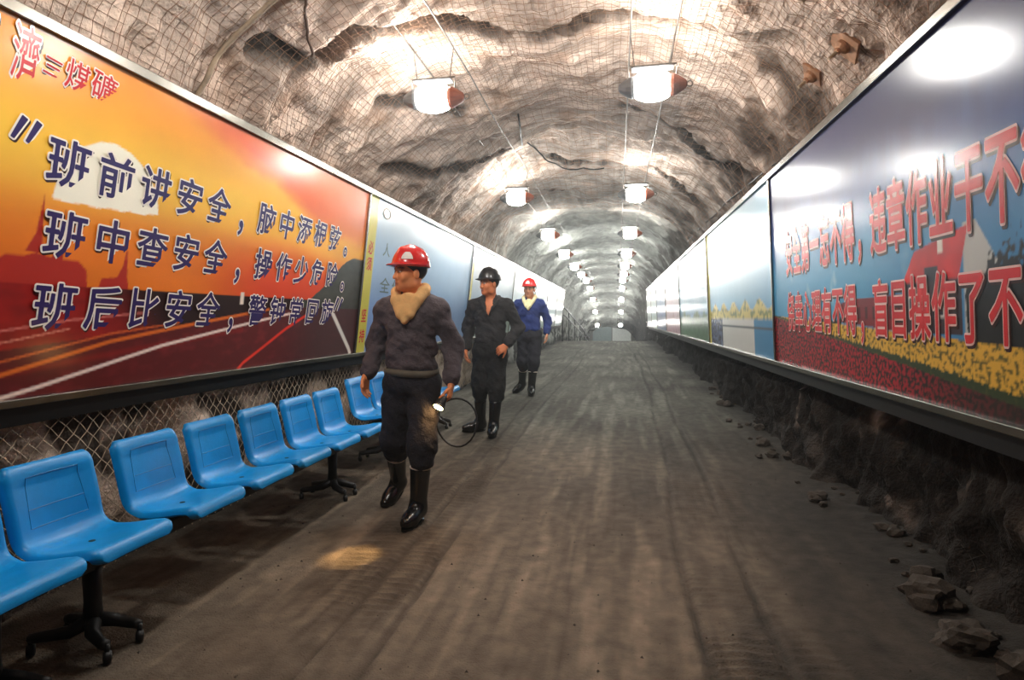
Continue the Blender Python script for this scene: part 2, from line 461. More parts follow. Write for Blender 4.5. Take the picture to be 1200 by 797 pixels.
# ------------------------------------------------------------------ text
_gfield = {}; _gmesh = {}
GN = 88; GLO = -0.14; GSTEP = 1.28 / (GN - 1)
def glyph_field(ch):
    """signed distance to the strokes of one character on a small grid"""
    if ch in _gfield: return _gfield[ch]
    c = bpy.data.curves.new('glyph', 'FONT'); c.body = ch; c.size = 1; c.resolution_u = 3; c.fill_mode = 'FRONT'
    o = bpy.data.objects.new('glyph', c); COL.objects.link(o)
    dg = bpy.context.evaluated_depsgraph_get(); dg.update()
    m = bpy.data.meshes.new_from_object(o.evaluated_get(dg))
    V = np.array([v.co[:2] for v in m.vertices]); cnt = {}
    for p in m.polygons:
        vs = list(p.vertices)
        for a, b in zip(vs, vs[1:] + vs[:1]):
            k = (min(a, b), max(a, b)); cnt[k] = cnt.get(k, 0) + 1
    E = np.array([k for k, n in cnt.items() if n == 1])
    bpy.data.objects.remove(o); bpy.data.curves.remove(c); bpy.data.meshes.remove(m)
    g = GLO + GSTEP * np.arange(GN); X, Y = np.meshgrid(g, g - 0.12)
    A = V[E[:, 0]]; B = V[E[:, 1]]; d = np.full(X.shape, 9.0); ins = np.zeros(X.shape, bool)
    for (ax, ay), (bx, by) in zip(A, B):
        vx, vy = bx - ax, by - ay; t = np.clip(((X - ax) * vx + (Y - ay) * vy) / (vx * vx + vy * vy + 1e-12), 0, 1)
        d = np.minimum(d, np.hypot(X - ax - t * vx, Y - ay - t * vy))
        cr = (ay > Y) != (by > Y)
        if abs(vy) > 1e-12: ins ^= cr & (X < vx * (Y - ay) / vy + ax)
    _gfield[ch] = np.where(ins, -d, d); return _gfield[ch]
def glyph_mesh(ch, off, m):
    key = (ch, off, m.name)
    if key in _gmesh: return _gmesh[key]
    f = glyph_field(ch) - off; f[0] = f[-1] = 1; f[:, 0] = f[:, -1] = 1
    ins = f < 0; vid = {}; v = []; F = []
    def P(x, y):
        k = (round(x, 4), round(y, 4))
        if k not in vid: vid[k] = len(v); v.append((GLO + GSTEP * x - .5, GLO + GSTEP * y - .12 - .38, 0))
        return vid[k]
    cnt = ins[:-1, :-1] * 1 + ins[1:, :-1] + ins[:-1, 1:] + ins[1:, 1:]
    for y in range(GN - 1):
        row = cnt[y]; nz = np.nonzero(row)[0]; x = 0; k = 0
        while k < len(nz):
            x = nz[k]
            if row[x] == 4:
                e = k
                while e + 1 < len(nz) and nz[e + 1] == nz[e] + 1 and row[nz[e + 1]] == 4: e += 1
                x2 = nz[e] + 1
                F.append((P(x, y), P(x2, y), P(x2, y + 1), P(x, y + 1))); k = e + 1; continue
            C4 = [(x, y), (x + 1, y), (x + 1, y + 1), (x, y + 1)]; poly = []
            for q in range(4):
                a, b = C4[q], C4[(q + 1) % 4]; fa, fb = f[a[1], a[0]], f[b[1], b[0]]
                if fa < 0: poly.append(P(*a))
                if (fa < 0) != (fb < 0):
                    t = fa / (fa - fb); poly.append(P(a[0] + (b[0] - a[0]) * t, a[1] + (b[1] - a[1]) * t))
            poly = [p for n_, p in enumerate(poly) if p != poly[n_ - 1]]
            if len(poly) >= 3: F.append(tuple(poly))
            k += 1
    me = bpy.data.meshes.new('character'); me.from_pydata(v, [], F); me.update(); me.materials.append(m)
    _gmesh[key] = me; return me
def lettering(items, layers, parent, frame, slant=0.0, name='character'):
    """items: (char, u, v, w, h) centred em boxes; layers: fill, outline, drop shade as (offset, depth, material, dx, dy)"""
    o0 = Vector(frame(0, 0, 0)); eu = Vector(frame(1, 0, 0)) - o0; ev = Vector(frame(0, 1, 0)) - o0; en = Vector(frame(0, 0, 1)) - o0
    for ch, u, v, w, h in items:
        par = None
        for i, (off, dep, m, dx, dy) in enumerate(layers):
            o = bpy.data.objects.new((name, 'character_outline', 'character_shade')[i], glyph_mesh(ch, off, m)); COL.objects.link(o)
            if par is None:
                o.parent = parent; par = o; d0 = dep
                a = eu * (w / .93); b = (ev + eu * slant * w / h) * (h / .93); p = Vector(frame(u, v, dep))
                o.matrix_basis = Matrix(((a.x, b.x, en.x, p.x), (a.y, b.y, en.y, p.y), (a.z, b.z, en.z, p.z), (0, 0, 0, 1)))
            else:
                o.parent = par; o.location = (dx, dy, dep - d0)

# ------------------------------------------------------------------ display boards
GLOSS = dict(rough=0.6, coat=0.65, coat_rough=0.2, var=0.03, nscale=3, spec=0.1)
M_PRINT = mat('glossy_print', attr='Col', **GLOSS)
M_BOARDBACK = mat('board_back', (60, 60, 62), .7)
M_STEEL = mat('brushed_stainless_trim', (138, 134, 126), 0.24, 1.0, var=.2, nscale=6)
M_BLACK = mat('black_painted_steel', (18, 18, 19), 0.5, 0.2)
def mixc(a, b, t):
    t = np.asarray(t)[..., None]
    return a * (1 - t) + np.asarray(b, float) * t
def inpoly(u, v, poly):
    r = np.zeros(u.shape, bool); j = len(poly) - 1
    for i in range(len(poly)):
        xi, yi = poly[i]; xj, yj = poly[j]
        c = ((yi > v) != (yj > v)) & (u < (xj - xi) * (v - yi) / (yj - yi + 1e-12) + xi)
        r ^= c; j = i
    return r
def line_mask(u, v, pts, w):
    return 1 - sstep(w * .6, w, polydist(u, v, pts))

def paint_sunset(y, v):
    n = fbm(y * 1.2, v * 3, 1, 4); n2 = fbm(y * 6, v * 14, 2, 3)
    c = np.zeros(y.shape + (3,)) + np.array([238., 140, 34])
    c = mixc(c, (250, 196, 66), np.exp(-((v - 1.08) / .28) ** 2) * np.clip(1.15 - .12 * (y - 2), 0, 1))
    c = mixc(c, (232, 120, 24), sstep(.95, .6, v))
    # red cloud bank upper right, its lower edge running down to the right
    edge = 1.42 - .22 * (y - 3.4) + .12 * n
    c = mixc(c, (222, 96, 48), sstep(-.03, .14, v - edge) * sstep(3.0, 3.7, y) * .9)
    c = mixc(c, (236, 150, 110), sstep(.15, .4, v - edge) * sstep(3.2, 4.6, y) * .5)
    # second band: deep orange-red toward the right horizon
    c = mixc(c, (222, 62, 26), sstep(.95, .55, v + .1 * n) * sstep(3.3, 4.3, y) * .9)
    c = mixc(c, (240, 170, 60), sstep(4.7, 5.3, y) * np.exp(-((v - .95) / .16) ** 2) * .8)
    c = c * (1 + .06 * n[..., None])
    # sun
    sun = [(2.455, .86), (2.475, .95), (2.52, 1.04), (2.6, 1.115), (2.69, 1.16), (2.78, 1.175), (2.88, 1.155), (2.97, 1.11), (3.05, 1.03), (3.095, .95), (3.105, .885),
           (3.04, .882), (3.0, .868), (2.9, .872), (2.85, .862), (2.78, .868), (2.7, .855), (2.62, .862), (2.54, .852)]
    c = np.where(inpoly(y, v, sun)[..., None], np.array([252., 246, 226]), c)
    # ships
    red = np.array([176., 40, 26])
    sh = np.zeros(y.shape, bool)
    for pl in ([(2.18, .47), (2.2, .56), (2.26, .6), (2.34, .6), (2.4, .62), (2.5, .6), (2.62, .6), (2.67, .56), (2.68, .47)],
               [(2.42, .87), (2.425, .62), (2.345, .62), (2.39, .7)], [(2.53, .84), (2.535, .6), (2.475, .6), (2.505, .68)],
               [(2.91, .7), (2.925, .53), (2.85, .53), (2.89, .6)], [(2.74, .47), (2.76, .53), (2.85, .54), (2.93, .53), (2.94, .47)], [(2.1, .47), (2.16, .6), (2.175, .6), (2.2, .47)]):
        sh |= inpoly(y, v, pl)
    c = np.where(sh[..., None], red, c)
    # hill on the right
    hill = (v < .47 + .42 * sstep(4.75, 5.75, y) + .02 * n2) & (y > 4.8)
    c = np.where(hill[..., None], np.array([64., 66, 60]) * (1 + .2 * n2[..., None]), c)
    # below the horizon: red sea on the left, dark land, road
    hz = .485
    sea = np.zeros_like(c) + np.array([168., 26, 20])
    sea = mixc(sea, (110, 18, 18), np.clip(.5 + .8 * n2, 0, 1) * .7)
    land = np.zeros_like(c) + np.array([40., 14, 14])
    road = np.zeros_like(c) + np.array([96., 22, 24]); road = mixc(road, (140, 40, 44), np.clip(n2, 0, 1)); road = mixc(road, (66, 40, 42), sstep(4.2, 5.2, y) * .8)
    g = mixc(sea, land, sstep(2.7, 3.3, y + 1.2 * (v - .35)))
    rd = v < (.20 + .085 * (y - 2.2))
    g = np.where(rd[..., None], road, g)
    g = mixc(g, (150, 24, 22), sstep(.03, .0, np.abs(v - (.10 + .09 * (y - 2.2)))) * .6 * (y < 4))
    for pts, w, col in (([(1.4, -.14), (2.44, .033), (3.22, .186), (4.15, .315), (4.6, .37)], .011, (250, 226, 214)), ([(1.4, -.1), (2.28, .104), (2.85, .223), (3.35, .288), (4.3, .4)], .012, (226, 110, 36)),
                        ([(1.4, .0), (2.28, .16), (2.85, .262), (3.35, .312)], .006, (214, 96, 40)), ([(3.95, -.02), (4.035, .034), (4.29, .14), (4.57, .258), (4.9, .37)], .014, (236, 52, 32)), ([(5.2, .5), (5.5, .265), (5.77, .052), (5.82, 0)], .03, (226, 220, 210)), ([(1.6, .2), (2.6, .33), (3.1, .37)], .005, (220, 120, 110)), ([(1.6, .13), (2.6, .29)], .004, (230, 140, 120))):
        g = mixc(g, col, line_mask(y, v, pts, w))
    c = np.where(((v < hz) & (~hill | (v < .42)))[..., None], g, c)
    post = inpoly(y, v, [(3.93, .43), (3.93, .51), (3.97, .51), (3.97, .43)])
    c = np.where(post[..., None], np.array([240., 225, 210]), c)
    return c
def paint_tulips(y, v):
    n = fbm(y * 1.5, v * 2, 1, 4); n2 = fbm(y * 5, v * 5, 3, 3); sp = perlin(y * 44, v * 52, 4); sp2 = perlin(y * 36, v * 52, 9); st = fbm(y * 11, v * 1.2, 3, 3)
    c = np.zeros(y.shape + (3,)) + np.array([72., 150, 192])
    c = mixc(c, (44, 82, 150), sstep(.65, 1.1, v + .1 * n))
    c = mixc(c, (26, 28, 84), sstep(.95, 1.35, v + .12 * n + .04 * st) * .95)
    c = mixc(c, (40, 100, 160), sstep(4.0, 2.4, y) * sstep(1.0, .6, v) * .5)
    c = mixc(c, (200, 214, 220), np.clip(n2 * 2.2 - .55, 0, 1) * sstep(.95, .6, v) * sstep(3.1, 3.6, y) * .8)
    # low red building and dark hedge
    c = np.where((inpoly(y, v, [(4.2, .34), (4.2, .455), (3.95, .475), (3.3, .48), (3.3, .3)]))[..., None], np.array([124., 26, 34]) * (1 + .4 * (np.sin(y * 60) > .5)[..., None] * -1 * (v > .36)[..., None] * (v < .43)[..., None]), c)
    hedge = (v < .36 + .06 * n2) & (y < 4.9) & (y > 4.2)
    c = np.where(hedge[..., None], np.array([34., 50, 44]), c)
    # house
    c = np.where(inpoly(y, v, [(2.78, .30), (2.78, .74), (2.69, .74), (2.53, .55), (2.53, .3)])[..., None], np.array([188., 190, 186]), c)
    roof = inpoly(y, v, [(3.33, .53), (3.2, .668), (2.74, .73), (2.82, .53)])
    c = np.where(roof[..., None], np.array([196., 34, 38]) * (1 + .25 * n2[..., None]), c)
    wallh = inpoly(y, v, [(3.31, .3), (3.31, .53), (2.8, .53), (2.8, .3)])
    c = np.where(wallh[..., None], np.array([58., 44, 52]), c)
    for a in (3.24, 3.12, 2.98):
        w = (np.abs(y - a) < .035) & (np.abs(v - .42) < .05)
        c = np.where(w[..., None], np.array([206., 206, 204]), c)
        w = (np.abs(y - a) < .026) & (np.abs(v - .42) < .038)
        c = np.where(w[..., None], np.array([40., 44, 60]), c)
    dm = (np.abs(y - 3.05) < .06) & (np.abs(v - .56) < .03)
    c = np.where(dm[..., None], np.array([40., 40, 52]), c)
    ch = (np.abs(y - 2.965) < .022) & (v > .64) & (v < .76)
    c = np.where(ch[..., None], np.array([232., 226, 214]), c)
    # dark trees on the near side
    tr = (y < 2.78 + .1 * n2) & (v < .64 + .12 * n2 - .5 * np.maximum(y - 2.5, 0)) & (v > .2)
    tr &= (perlin(y * 40, v * 40, 1) + .8 - 1.1 * sstep(.42, .7, v)) > 0
    c = np.where(tr[..., None], np.array([24., 26, 26]), c)
    # fields
    top = .385 - .034 * (5.87 - y)
    mid = .372 - .092 * (5.81 - y)
    green = np.array([46., 62, 34])
    fy = np.where((sp2 > -.12)[..., None], np.array([220., 172, 60]), np.array([104., 92, 36]))
    fy = mixc(fy, green, (sp > .25) * .7)
    fr = np.where((sp2 > -.05)[..., None], np.array([168., 20, 38]), np.array([56., 14, 20]))
    fr = mixc(fr, (28, 34, 24), (sp > .12) * .8)
    fr = mixc(fr, (30, 36, 28), sstep(3.6, 2.3, y) * (sp < .18) * .75)
    c = np.where((v < top)[..., None], fy, c)
    bnd = (np.abs(v - mid - .01 + .02 * sp2) < .008 + .02 * sstep(4.6, 3, y))
    c = np.where((bnd & (v < top))[..., None], mixc(np.zeros_like(c) + green, (90, 90, 40), np.clip(sp, 0, 1)), c)
    c = np.where((v < mid)[..., None], fr, c)
    return c
def paint_bluetext(y, v):
    n = fbm(y * .8, v * 1.5, 1, 3)
    c = np.zeros(y.shape + (3,)) + np.array([150., 184, 214])
    c = mixc(c, (112, 146, 200), sstep(.9, .2, v + .1 * n))
    c = mixc(c, (216, 226, 224), sstep(1.0, 1.5, v) * .6)
    c = mixc(c, (90, 120, 150), sstep(8.2, 9.4, y) * sstep(.9, .3, v + .2 * n) * .6)
    strip = y < 6.17
    c = np.where(strip[..., None], np.array([206., 196, 72]), c)
    return c
def paint_goldrow(y, v):
    n = fbm(y * 2, v * 3, 1, 3); sp = perlin(y * 9, v * 16, 2)
    c = np.zeros(y.shape + (3,)) + np.array([118., 176, 206])
    c = mixc(c, (176, 208, 220), sstep(.5, 1.2, v)); c = mixc(c, (90, 150, 190), sstep(7.5, 6.2, y) * .5)
    g = (v > .36) & (v < .50 + .05 * np.sin(y * 9) + .03 * sp)
    c = np.where(g[..., None], mixc(np.zeros_like(c) + np.array([206., 188, 96]), (120, 130, 70), sp > .1), c)
    bx = (y < 8.7) & (v < .35)
    c = np.where(bx[..., None], np.array([206., 208, 202]), c)
    c = np.where((bx & (y < 6.75))[..., None], np.array([46., 124, 170]), c)
    c = np.where((bx & (np.abs(v - .27) < .012))[..., None], np.array([60., 74, 82]), c)
    bk = (y > 8.7) & (v < .36)
    c = np.where(bk[..., None], mixc(np.zeros_like(c) + np.array([88., 104, 132]), (40, 46, 74), sp > -.05), c)
    c = np.where((y > 9.72)[..., None], np.array([206., 196, 96]), c)
    return c
def paint_soft(a, b, g, strip=None, y0=0):
    def f(y, v):
        n = fbm(y * 1.1, v * 2.4, a[0], 4); sp = fbm(y * 7, v * 9, 5, 2)
        c = np.zeros(y.shape + (3,)) + np.array(a, float)
        c = mixc(c, b, sstep(.45, 1.3, v + .15 * n))
        c = mixc(c, g, sstep(.06, -.04, v - .4 - .16 * n))
        c = c * (1 + .25 * sp[..., None] * (v < .5)[..., None])
        if strip: c = np.where((y < y0 + .2)[..., None], np.array(strip, float), c)
        return c
    return f

def board(side, y0, y1, painter, label, res, strips=True):
    zb, zt = (0.98, 2.5) if side < 0 else (0.95, 2.5)
    xb, xt = (-2.5, -2.32) if side < 0 else (1.36, 1.28)
    H = math.hypot(xt - xb, zt - zb); vv = Vector((xt - xb, 0, zt - zb)) / H
    nn = Vector((vv.z, 0, -vv.x)) * (1 if side < 0 else -1)
    root = thing('display_board', label, 'display board', (xb, (y0 + y1) / 2, zb))
    yc = (y0 + y1) / 2
    def frame(u, v, d=0.0):
        return (vv.x * v + nn.x * d, u - yc, vv.z * v + nn.z * d)
    g = 0.012
    nu = max(8, int((y1 - y0 - 2 * g) / res)); nv = max(8, int((H) / res))
    uu = np.linspace(y0 + g, y1 - g, nu + 1); wv = np.linspace(0.0, H, nv + 1)
    U, V_ = np.meshgrid(uu, wv)
    q4 = res / 4
    colr = sum(lin(np.clip(painter(U + a * q4, V_ + b * q4), 0, 255) / 255.0) for a, b in (((-1, -1), (-1, 1), (1, -1), (1, 1)) if res < .03 else ((0, 0),)))
    colr = colr / (4 if res < .03 else 1)
    d = 0.0
    P = np.stack([vv.x * V_ + nn.x * d, U - yc, vv.z * V_ + nn.z * d], -1)
    F = grid_faces(nv + 1, nu + 1)
    if side > 0: F = F[:, ::-1]
    mesh_obj('printed_face', P.reshape(-1, 3), F, M_PRINT, root, True, colr.reshape(-1, 3))
    R = Matrix((vv.cross(Vector((0, 1, 0))), Vector((0, 1, 0)), vv)).transposed()
    def bar(name, u, v, du, dv, dn, d, m, bev=0.004):
        b = MB(); b.box(frame(u, v, d), (dn, du, dv), R, bev); return b.build(name, m, root)
    L = y1 - y0
    bar('backing_panel', yc, H / 2, L - .01, H - .01, .03, -.02, M_BOARDBACK, 0)
    bar('top_trim', yc, H + .022, L, .05, .06, -.005, M_STEEL)
    bar('bottom_trim', yc, -.018, L, .036, .06, -.003, M_STEEL)
    bar('corner_post', y1 - .02, H / 2, .036, H + .02, .05, -.008, M_STEEL)
    bar('support_rail', yc, -.085, L, .09, .05, -.05, M_BLACK, 0)
    n = 3
    for k in range(n):
        u = y0 + (k + .5) * L / n
        b = MB()
        # bracket from the rail back into the rock
        b.tube([frame(u, -.08, -.05), (-.35 if side < 0 else .62, u - yc, -.1)], .022, 6)
        b.build('wall_bracket', M_BLACK, root)
    return root, frame

M_NAVY = mat('navy_print', (46, 30, 92), **GLOSS)
M_CREAM = mat('cream_print', (250, 240, 228), **GLOSS)
M_SHADE = mat('brown_black_print', (56, 24, 14), **GLOSS)
M_RED = mat('red_print', (206, 38, 44), **GLOSS)
M_PINKED = mat('pale_rose_print', (236, 196, 190), **GLOSS)
M_GREY = mat('grey_green_print', (96, 120, 120), **GLOSS)

LY = [1.5, 5.93, 10.45, 14.9, 19.0, 22.4, 26.0, 29.5]
RY = [1.6, 5.9, 9.9, 14.3, 18.3, 22.4, 26.0, 29.5]
b1, fr = board(-1, LY[0], LY[1], paint_sunset, 'orange sunset board with navy safety slogan above the blue seats', .008)
rows = ['班前讲安全，脑中添根弦。', '班中查安全，操作少危险。', '班后比安全，警钟常回旋〃']
for r, line in enumerate(rows):
    vc = (1.02, .71, .39)[r]
    it = []
    for i, ch in enumerate(line):
        u = 2.53 + .272 * i + (-.015 if r == 2 else .01 * r)
        if ch in '，。': it.append((ch, u + .03, vc - .02, .22, .24))
        elif ch == '〃': it.append((ch, u - .06, vc + .07, .3, .22))
        else: it.append((ch, u, vc, .225, .205))
    if r == 0: it.insert(0, ('〃', 2.31, 1.11, .22, .18))
    lettering(it, [(.016, .0034, M_NAVY, 0, 0), (.052, .0022, M_CREAM, 0, 0), (.056, .0011, M_SHADE, .03, -.035)], b1, fr, .06)
it = [('濟', 2.285, 1.40, .12, .22), ('三', 2.41, 1.395, .10, .085), ('煤', 2.535, 1.40, .13, .13), ('礦', 2.685, 1.405, .15, .13), ('州', 2.105, 1.43, .12, .15)]
lettering(it, [(.006, .0034, M_RED, 0, 0), (.05, .0022, M_CREAM, 0, 0), (.05, .0011, M_SHADE, .05, -.06)], b1, fr, .12)

b2, fr = board(-1, LY[1], LY[2], paint_bluetext, 'pale blue board with yellow side strip and red upright lettering', .03)
it = [(ch, 6.065, v, .12, .13) for ch, v in zip('必须坚持', (1.03, .87, .36, .16))]
lettering(it, [(.02, .002, M_RED, 0, 0)], b2, fr)
it = [(ch, 6.55 + .36 * i, .68, .28, .16) for i, ch in enumerate('全佳')] + [('人', 6.5, 1.05, .2, .14)]
lettering(it, [(.01, .002, M_GREY, 0, 0)], b2, fr)
mb = MB(); mb.tube([fr(6.4 + .1 * math.cos(a), 1.41 + .05 * math.sin(a), .004) for a in np.linspace(0, 2 * math.pi, 24, endpoint=False)], .006, 4, closed=True)
mb.build('ring_emblem', M_CREAM, b2)
lab_l = ['third board on the left, pale blue with yellow edge behind the man in black', 'fourth board on the left, pale and shiny behind the man in blue',
         'fifth board on the left, pale, just past the man in blue', 'sixth board on the left, pale, second from the far end', 'farthest board on the left, pale, beside the sloping handrail']
pl = [paint_soft((142, 170, 196), (214, 222, 222), (120, 140, 130), (206, 196, 90), LY[2]), paint_soft((160, 190, 205), (215, 224, 224), (150, 172, 170)), paint_soft((170, 196, 205), (220, 226, 226), (120, 150, 140)),
      paint_soft((150, 180, 190), (220, 226, 226), (140, 160, 160)), paint_soft((170, 190, 190), (220, 226, 226), (120, 150, 150))]
for i in range(5): board(-1, LY[i + 2], LY[i + 3], pl[i], lab_l[i], .05)

r1, fr0 = board(1, RY[0], RY[1], paint_tulips, 'dark blue sky and tulip field board with red slogan', .008)
fr = lambda u, v, d=0.0: fr0(-u, v, d)      # text on this wall reads toward the camera
cols = {0: '安全第一忘不得，违章作业干不得', 1: '侥幸心理有不得，盲目操作了不得'}
for r, line in cols.items():
    it = []
    for i, ch in enumerate(line):
        y = (5.33 - .2165 * i) if i < 7 else (3.86 if i == 7 else 3.595 - .217 * (i - 8))
        vc, h = ((.865, .325), (.415, .285))[r]
        if ch == '，': it.append((ch, -y + .06, vc - .03, .18, .30))
        else: it.append((ch, -y, vc, .195, h))
    lettering(it, [(.018, .0034, M_RED, 0, 0), (.046, .0022, M_PINKED, 0, 0), (.048, .0011, M_SHADE, .04, -.035)], r1, fr)
board(1, RY[1], RY[2], paint_goldrow, 'second board on the right, pale blue sky over a yellow row and white block', .022)
lab_r = ['third board on the right, pale sky over green bushes', 'fourth board on the right, pinkish picture under white glare', 'fifth board on the right, deep blue toned lower picture', 'sixth board on the right, pale, second from the far end', 'farthest board on the right, pale, before the dark end of tunnel']
pr = [paint_soft((100, 150, 180), (190, 214, 222), (64, 104, 70)), paint_soft((190, 160, 170), (210, 220, 224), (170, 130, 140)), paint_soft((70, 100, 150), (200, 216, 222), (60, 80, 120)),
      paint_soft((150, 180, 190), (220, 226, 226), (130, 160, 150)), paint_soft((170, 190, 190), (220, 226, 226), (130, 150, 150))]
for i in range(5): board(1, RY[i + 2], RY[i + 3], pr[i], lab_r[i], .05)

# ------------------------------------------------------------------ lamps and their wires
M_GLASS = mat('lit_lamp_glass', (255, 255, 255), .3, emit=(252, 250, 244), emit_s=LAMP_STRENGTH)
M_CAPB = mat('reddish_brown_cast_cap', (150, 84, 62), .5, .3)
M_CAPG = mat('grey_cast_housing', (120, 122, 124), .45, .5)
M_CABLE = mat('grey_galvanised_wire', (120, 112, 104), .5, .6)
def make_lamp():
    t = thing('roadway_lamp', 'lamp', 'lamp')
    R = Euler((0, math.pi / 2, 0)).to_matrix()
    g = MB(); n = 8
    pr_ = [(.11 * math.sin(math.pi * k / n) ** .7 + .002, -.15 * math.cos(math.pi * k / n)) for k in range(n + 1)]
    g.lathe(pr_, (0, 0, 0), 12, R); g.build('lamp_glass', M_GLASS, t, True)
    c = MB(); c.lathe([(.078, .125), (.078, .15), (.06, .19), (.03, .235), (.012, .245)], (0, 0, 0), 14, R); cap = c.build('end_cap', M_CAPB, t, False)
    q = MB(); q.tube([(.262 + .02 * math.cos(a), .0, .02 * math.sin(a)) for a in np.linspace(0, 2 * math.pi, 12, endpoint=False)], .005, 5, closed=True); q.build('cap_ring', M_CABLE, cap)
    c = MB(); c.lathe([(.012, -.245), (.03, -.235), (.06, -.19), (.078, -.15), (.078, -.125)], (0, 0, 0), 14, R); c.build('end_cap', M_CAPG, t)
    h = MB(); h.box((0, 0, .128), (.30, .09, .012), None, .004); h.build('light_shield', M_CAPG, t)  # plate added above the glass to hold light off the roof
    k = MB(); k.tube([(-.17, 0, .06), (-.17, 0, .15), (.17, 0, .15), (.17, 0, .06)], .008, 6); k.build('hanger_bracket', M_CABLE, t)
    for sx in (-1, 1):
        k = MB(); k.tube([(sx * .13, 0, .15), (sx * .16, 0, .38)], .004, 5); k.build('hanger_wire', M_CABLE, t)
    return t
lamp0 = make_lamp(); first = True
ordn = ['nearest', 'second', 'third', 'fourth', 'fifth', 'sixth', 'seventh', 'eighth', 'ninth', 'tenth', 'farthest']
lamp_y = [4.88 + 4.2 * k for k in range(11)]
def lamp_z(y): return 3.0 - float(drop(y))
for row, X in (('left', -1.4), ('right', .245)):
    ys = list(enumerate(lamp_y))
    for k, y in ys:
        o = lamp0 if first else copy_tree(lamp0); first = False
        o.location = (X, y, lamp_z(y)); o.rotation_euler = (0, 0, random.uniform(-.08, .08))
        tag(o, f'{ordn[k]} glaring white lamp in the {row} row hanging under the rock roof' if k < 10 else f'farthest lamp of the {row} row, low above the end doors', 'lamp', 'lamps in two rows along the roof')
# unseen extra lamp above the frame, off the row spacing, brightens the near roof
o = copy_tree(lamp0); o.location = (-1.4, 2.15, 3.0)
tag(o, 'unseen lamp in line with the left row, placed to brighten the near roof', 'lamp', 'lamps in two rows along the roof')
for row, X in (('left', -1.4), ('right', .245)):
    for sx in (-1, 1):
        pts = []
        for y in np.arange(-1.9, 49.5, 1.05):
            ph = ((y - .68) % 4.2) / 4.2
            pts.append((X + sx * .16, y, lamp_z(y) + .38 - .05 * math.sin(math.pi * ph) ** 2))
        m = MB(); m.tube(pts, .007, 6); w = m.build('suspension_wire', M_CABLE, None, True)
        tag(w, f'{"left" if sx < 0 else "right"} one of the two long wires carrying the {row} lamp row', 'wire', 'long wires the lamps hang from')

# ------------------------------------------------------------------ roof hardware
M_PLATE = mat('rusty_bolt_plate', (176, 132, 100), .7, .35, var=.3, nscale=14)
M_STRAP = mat('dusty_steel_strap', (170, 150, 126), .6, .4, var=.35, nscale=9)
def on_roof(X, Y, Z, off=0.0):
    s = s_of(X, Z)
    p = surf(np.array([s]), np.array([float(Y)]), off, False)[0]
    x, z, nx, nz = prof(np.array([s]))
    return Vector(p), Vector((nx[0], 0, nz[0]))
def bolt_plate(X, Y, Z, size, spin, label):
    p, n = on_roof(X, Y, Z, .07)
    t = thing('roof_bolt', label, 'roof bolt', p, 0, 'rock bolts with square plates')
    q = n.to_track_quat('Z', 'Y').to_matrix() @ Matrix.Rotation(spin, 3, 'Z')
    b = MB(); b.box((0, 0, 0), (size, size, .02), q, .004)
    b.build('plate', M_PLATE, t)
    b = MB()
    pr_ = [(.05, .005), (.045, .03), (.03, .045), (.018, .048)]
    b.lathe(pr_, (0, 0, 0), 12, q); b.build('dome_washer', M_PLATE, t)
    b = MB(); b.lathe([(.022, .04), (.022, .065)], (0, 0, 0), 6, q); b.build('nut', M_PLATE, t)
    e = q @ Vector((0, 0, 1)); b = MB(); b.tube([-e * .18, e * .12], .011, 7); b.build('bolt_rod', M_STRAP, t)
bolt_plate(1.40, 4.19, 3.0, .2, .35, 'larger square bolt plate on the dark rock above the right board')
bolt_plate(1.37, 4.73, 3.03, .15, .5, 'smaller square bolt plate beside the larger one above the right board')
bolt_plate(1.15, 3.75, 3.24, .13, .1, 'bolt plate at the top edge of the picture above the right board')
def roof_strip(name, pts, r, label, cat, m=None, off=.03):
    P = []
    for a, b in zip(pts[:-1], pts[1:]):
        for t in np.linspace(0, 1, 8, endpoint=False):
            q = [a[i] + (b[i] - a[i]) * t for i in range(3)]
            P.append(on_roof(*q, off)[0])
    P.append(on_roof(*pts[-1], off)[0])
    mb = MB(); mb.tube(P, r, 6)
    return tag(mb.build(name, m or M_STRAP, None, True), label, cat)
roof_strip('roof_pole', [(-1.95, 3.55, 3.31), (-2.11, 3.6, 3.19), (-2.3, 3.64, 3.0), (-2.55, 3.6, 2.6)], .016, 'slanting pale pole over the netted roof above the orange board', 'pole', off=.05)
roof_strip('roof_rod', [(-1.9, 3.7, 3.35), (-1.99, 3.83, 3.29), (-2.12, 4.13, 3.18)], .010, 'short dark rod hanging from the roof right of the slanting pole', 'rod', mat('dark_rusty_rod', (90, 66, 50), .7, .3), .04)
roof_strip('roof_cable', [(1.62, 2.6, 2.68), (1.58, 4.0, 2.75), (1.55, 6.0, 2.8), (1.5, 9.0, 2.9), (1.5, 13, 2.9)], .008, 'thin black cable along the rock above the right boards', 'cable', M_BLACK, .06)
roof_strip('roof_cable', [(1.72, 2.6, 2.45), (1.7, 4.0, 2.52), (1.68, 6.0, 2.6), (1.66, 9.0, 2.6)], .008, 'lower black cable just above the right board edge', 'cable', M_BLACK, .06)
roof_strip('roof_cable', [(-1.1, 7.1, 3.65), (-1.25, 8.4, 3.62), (-1.0, 9.3, 3.66), (-.2, 9.9, 3.7)], .010, 'dark slack cable drooping along the roof between the lamp rows', 'cable', M_BLACK, .05)

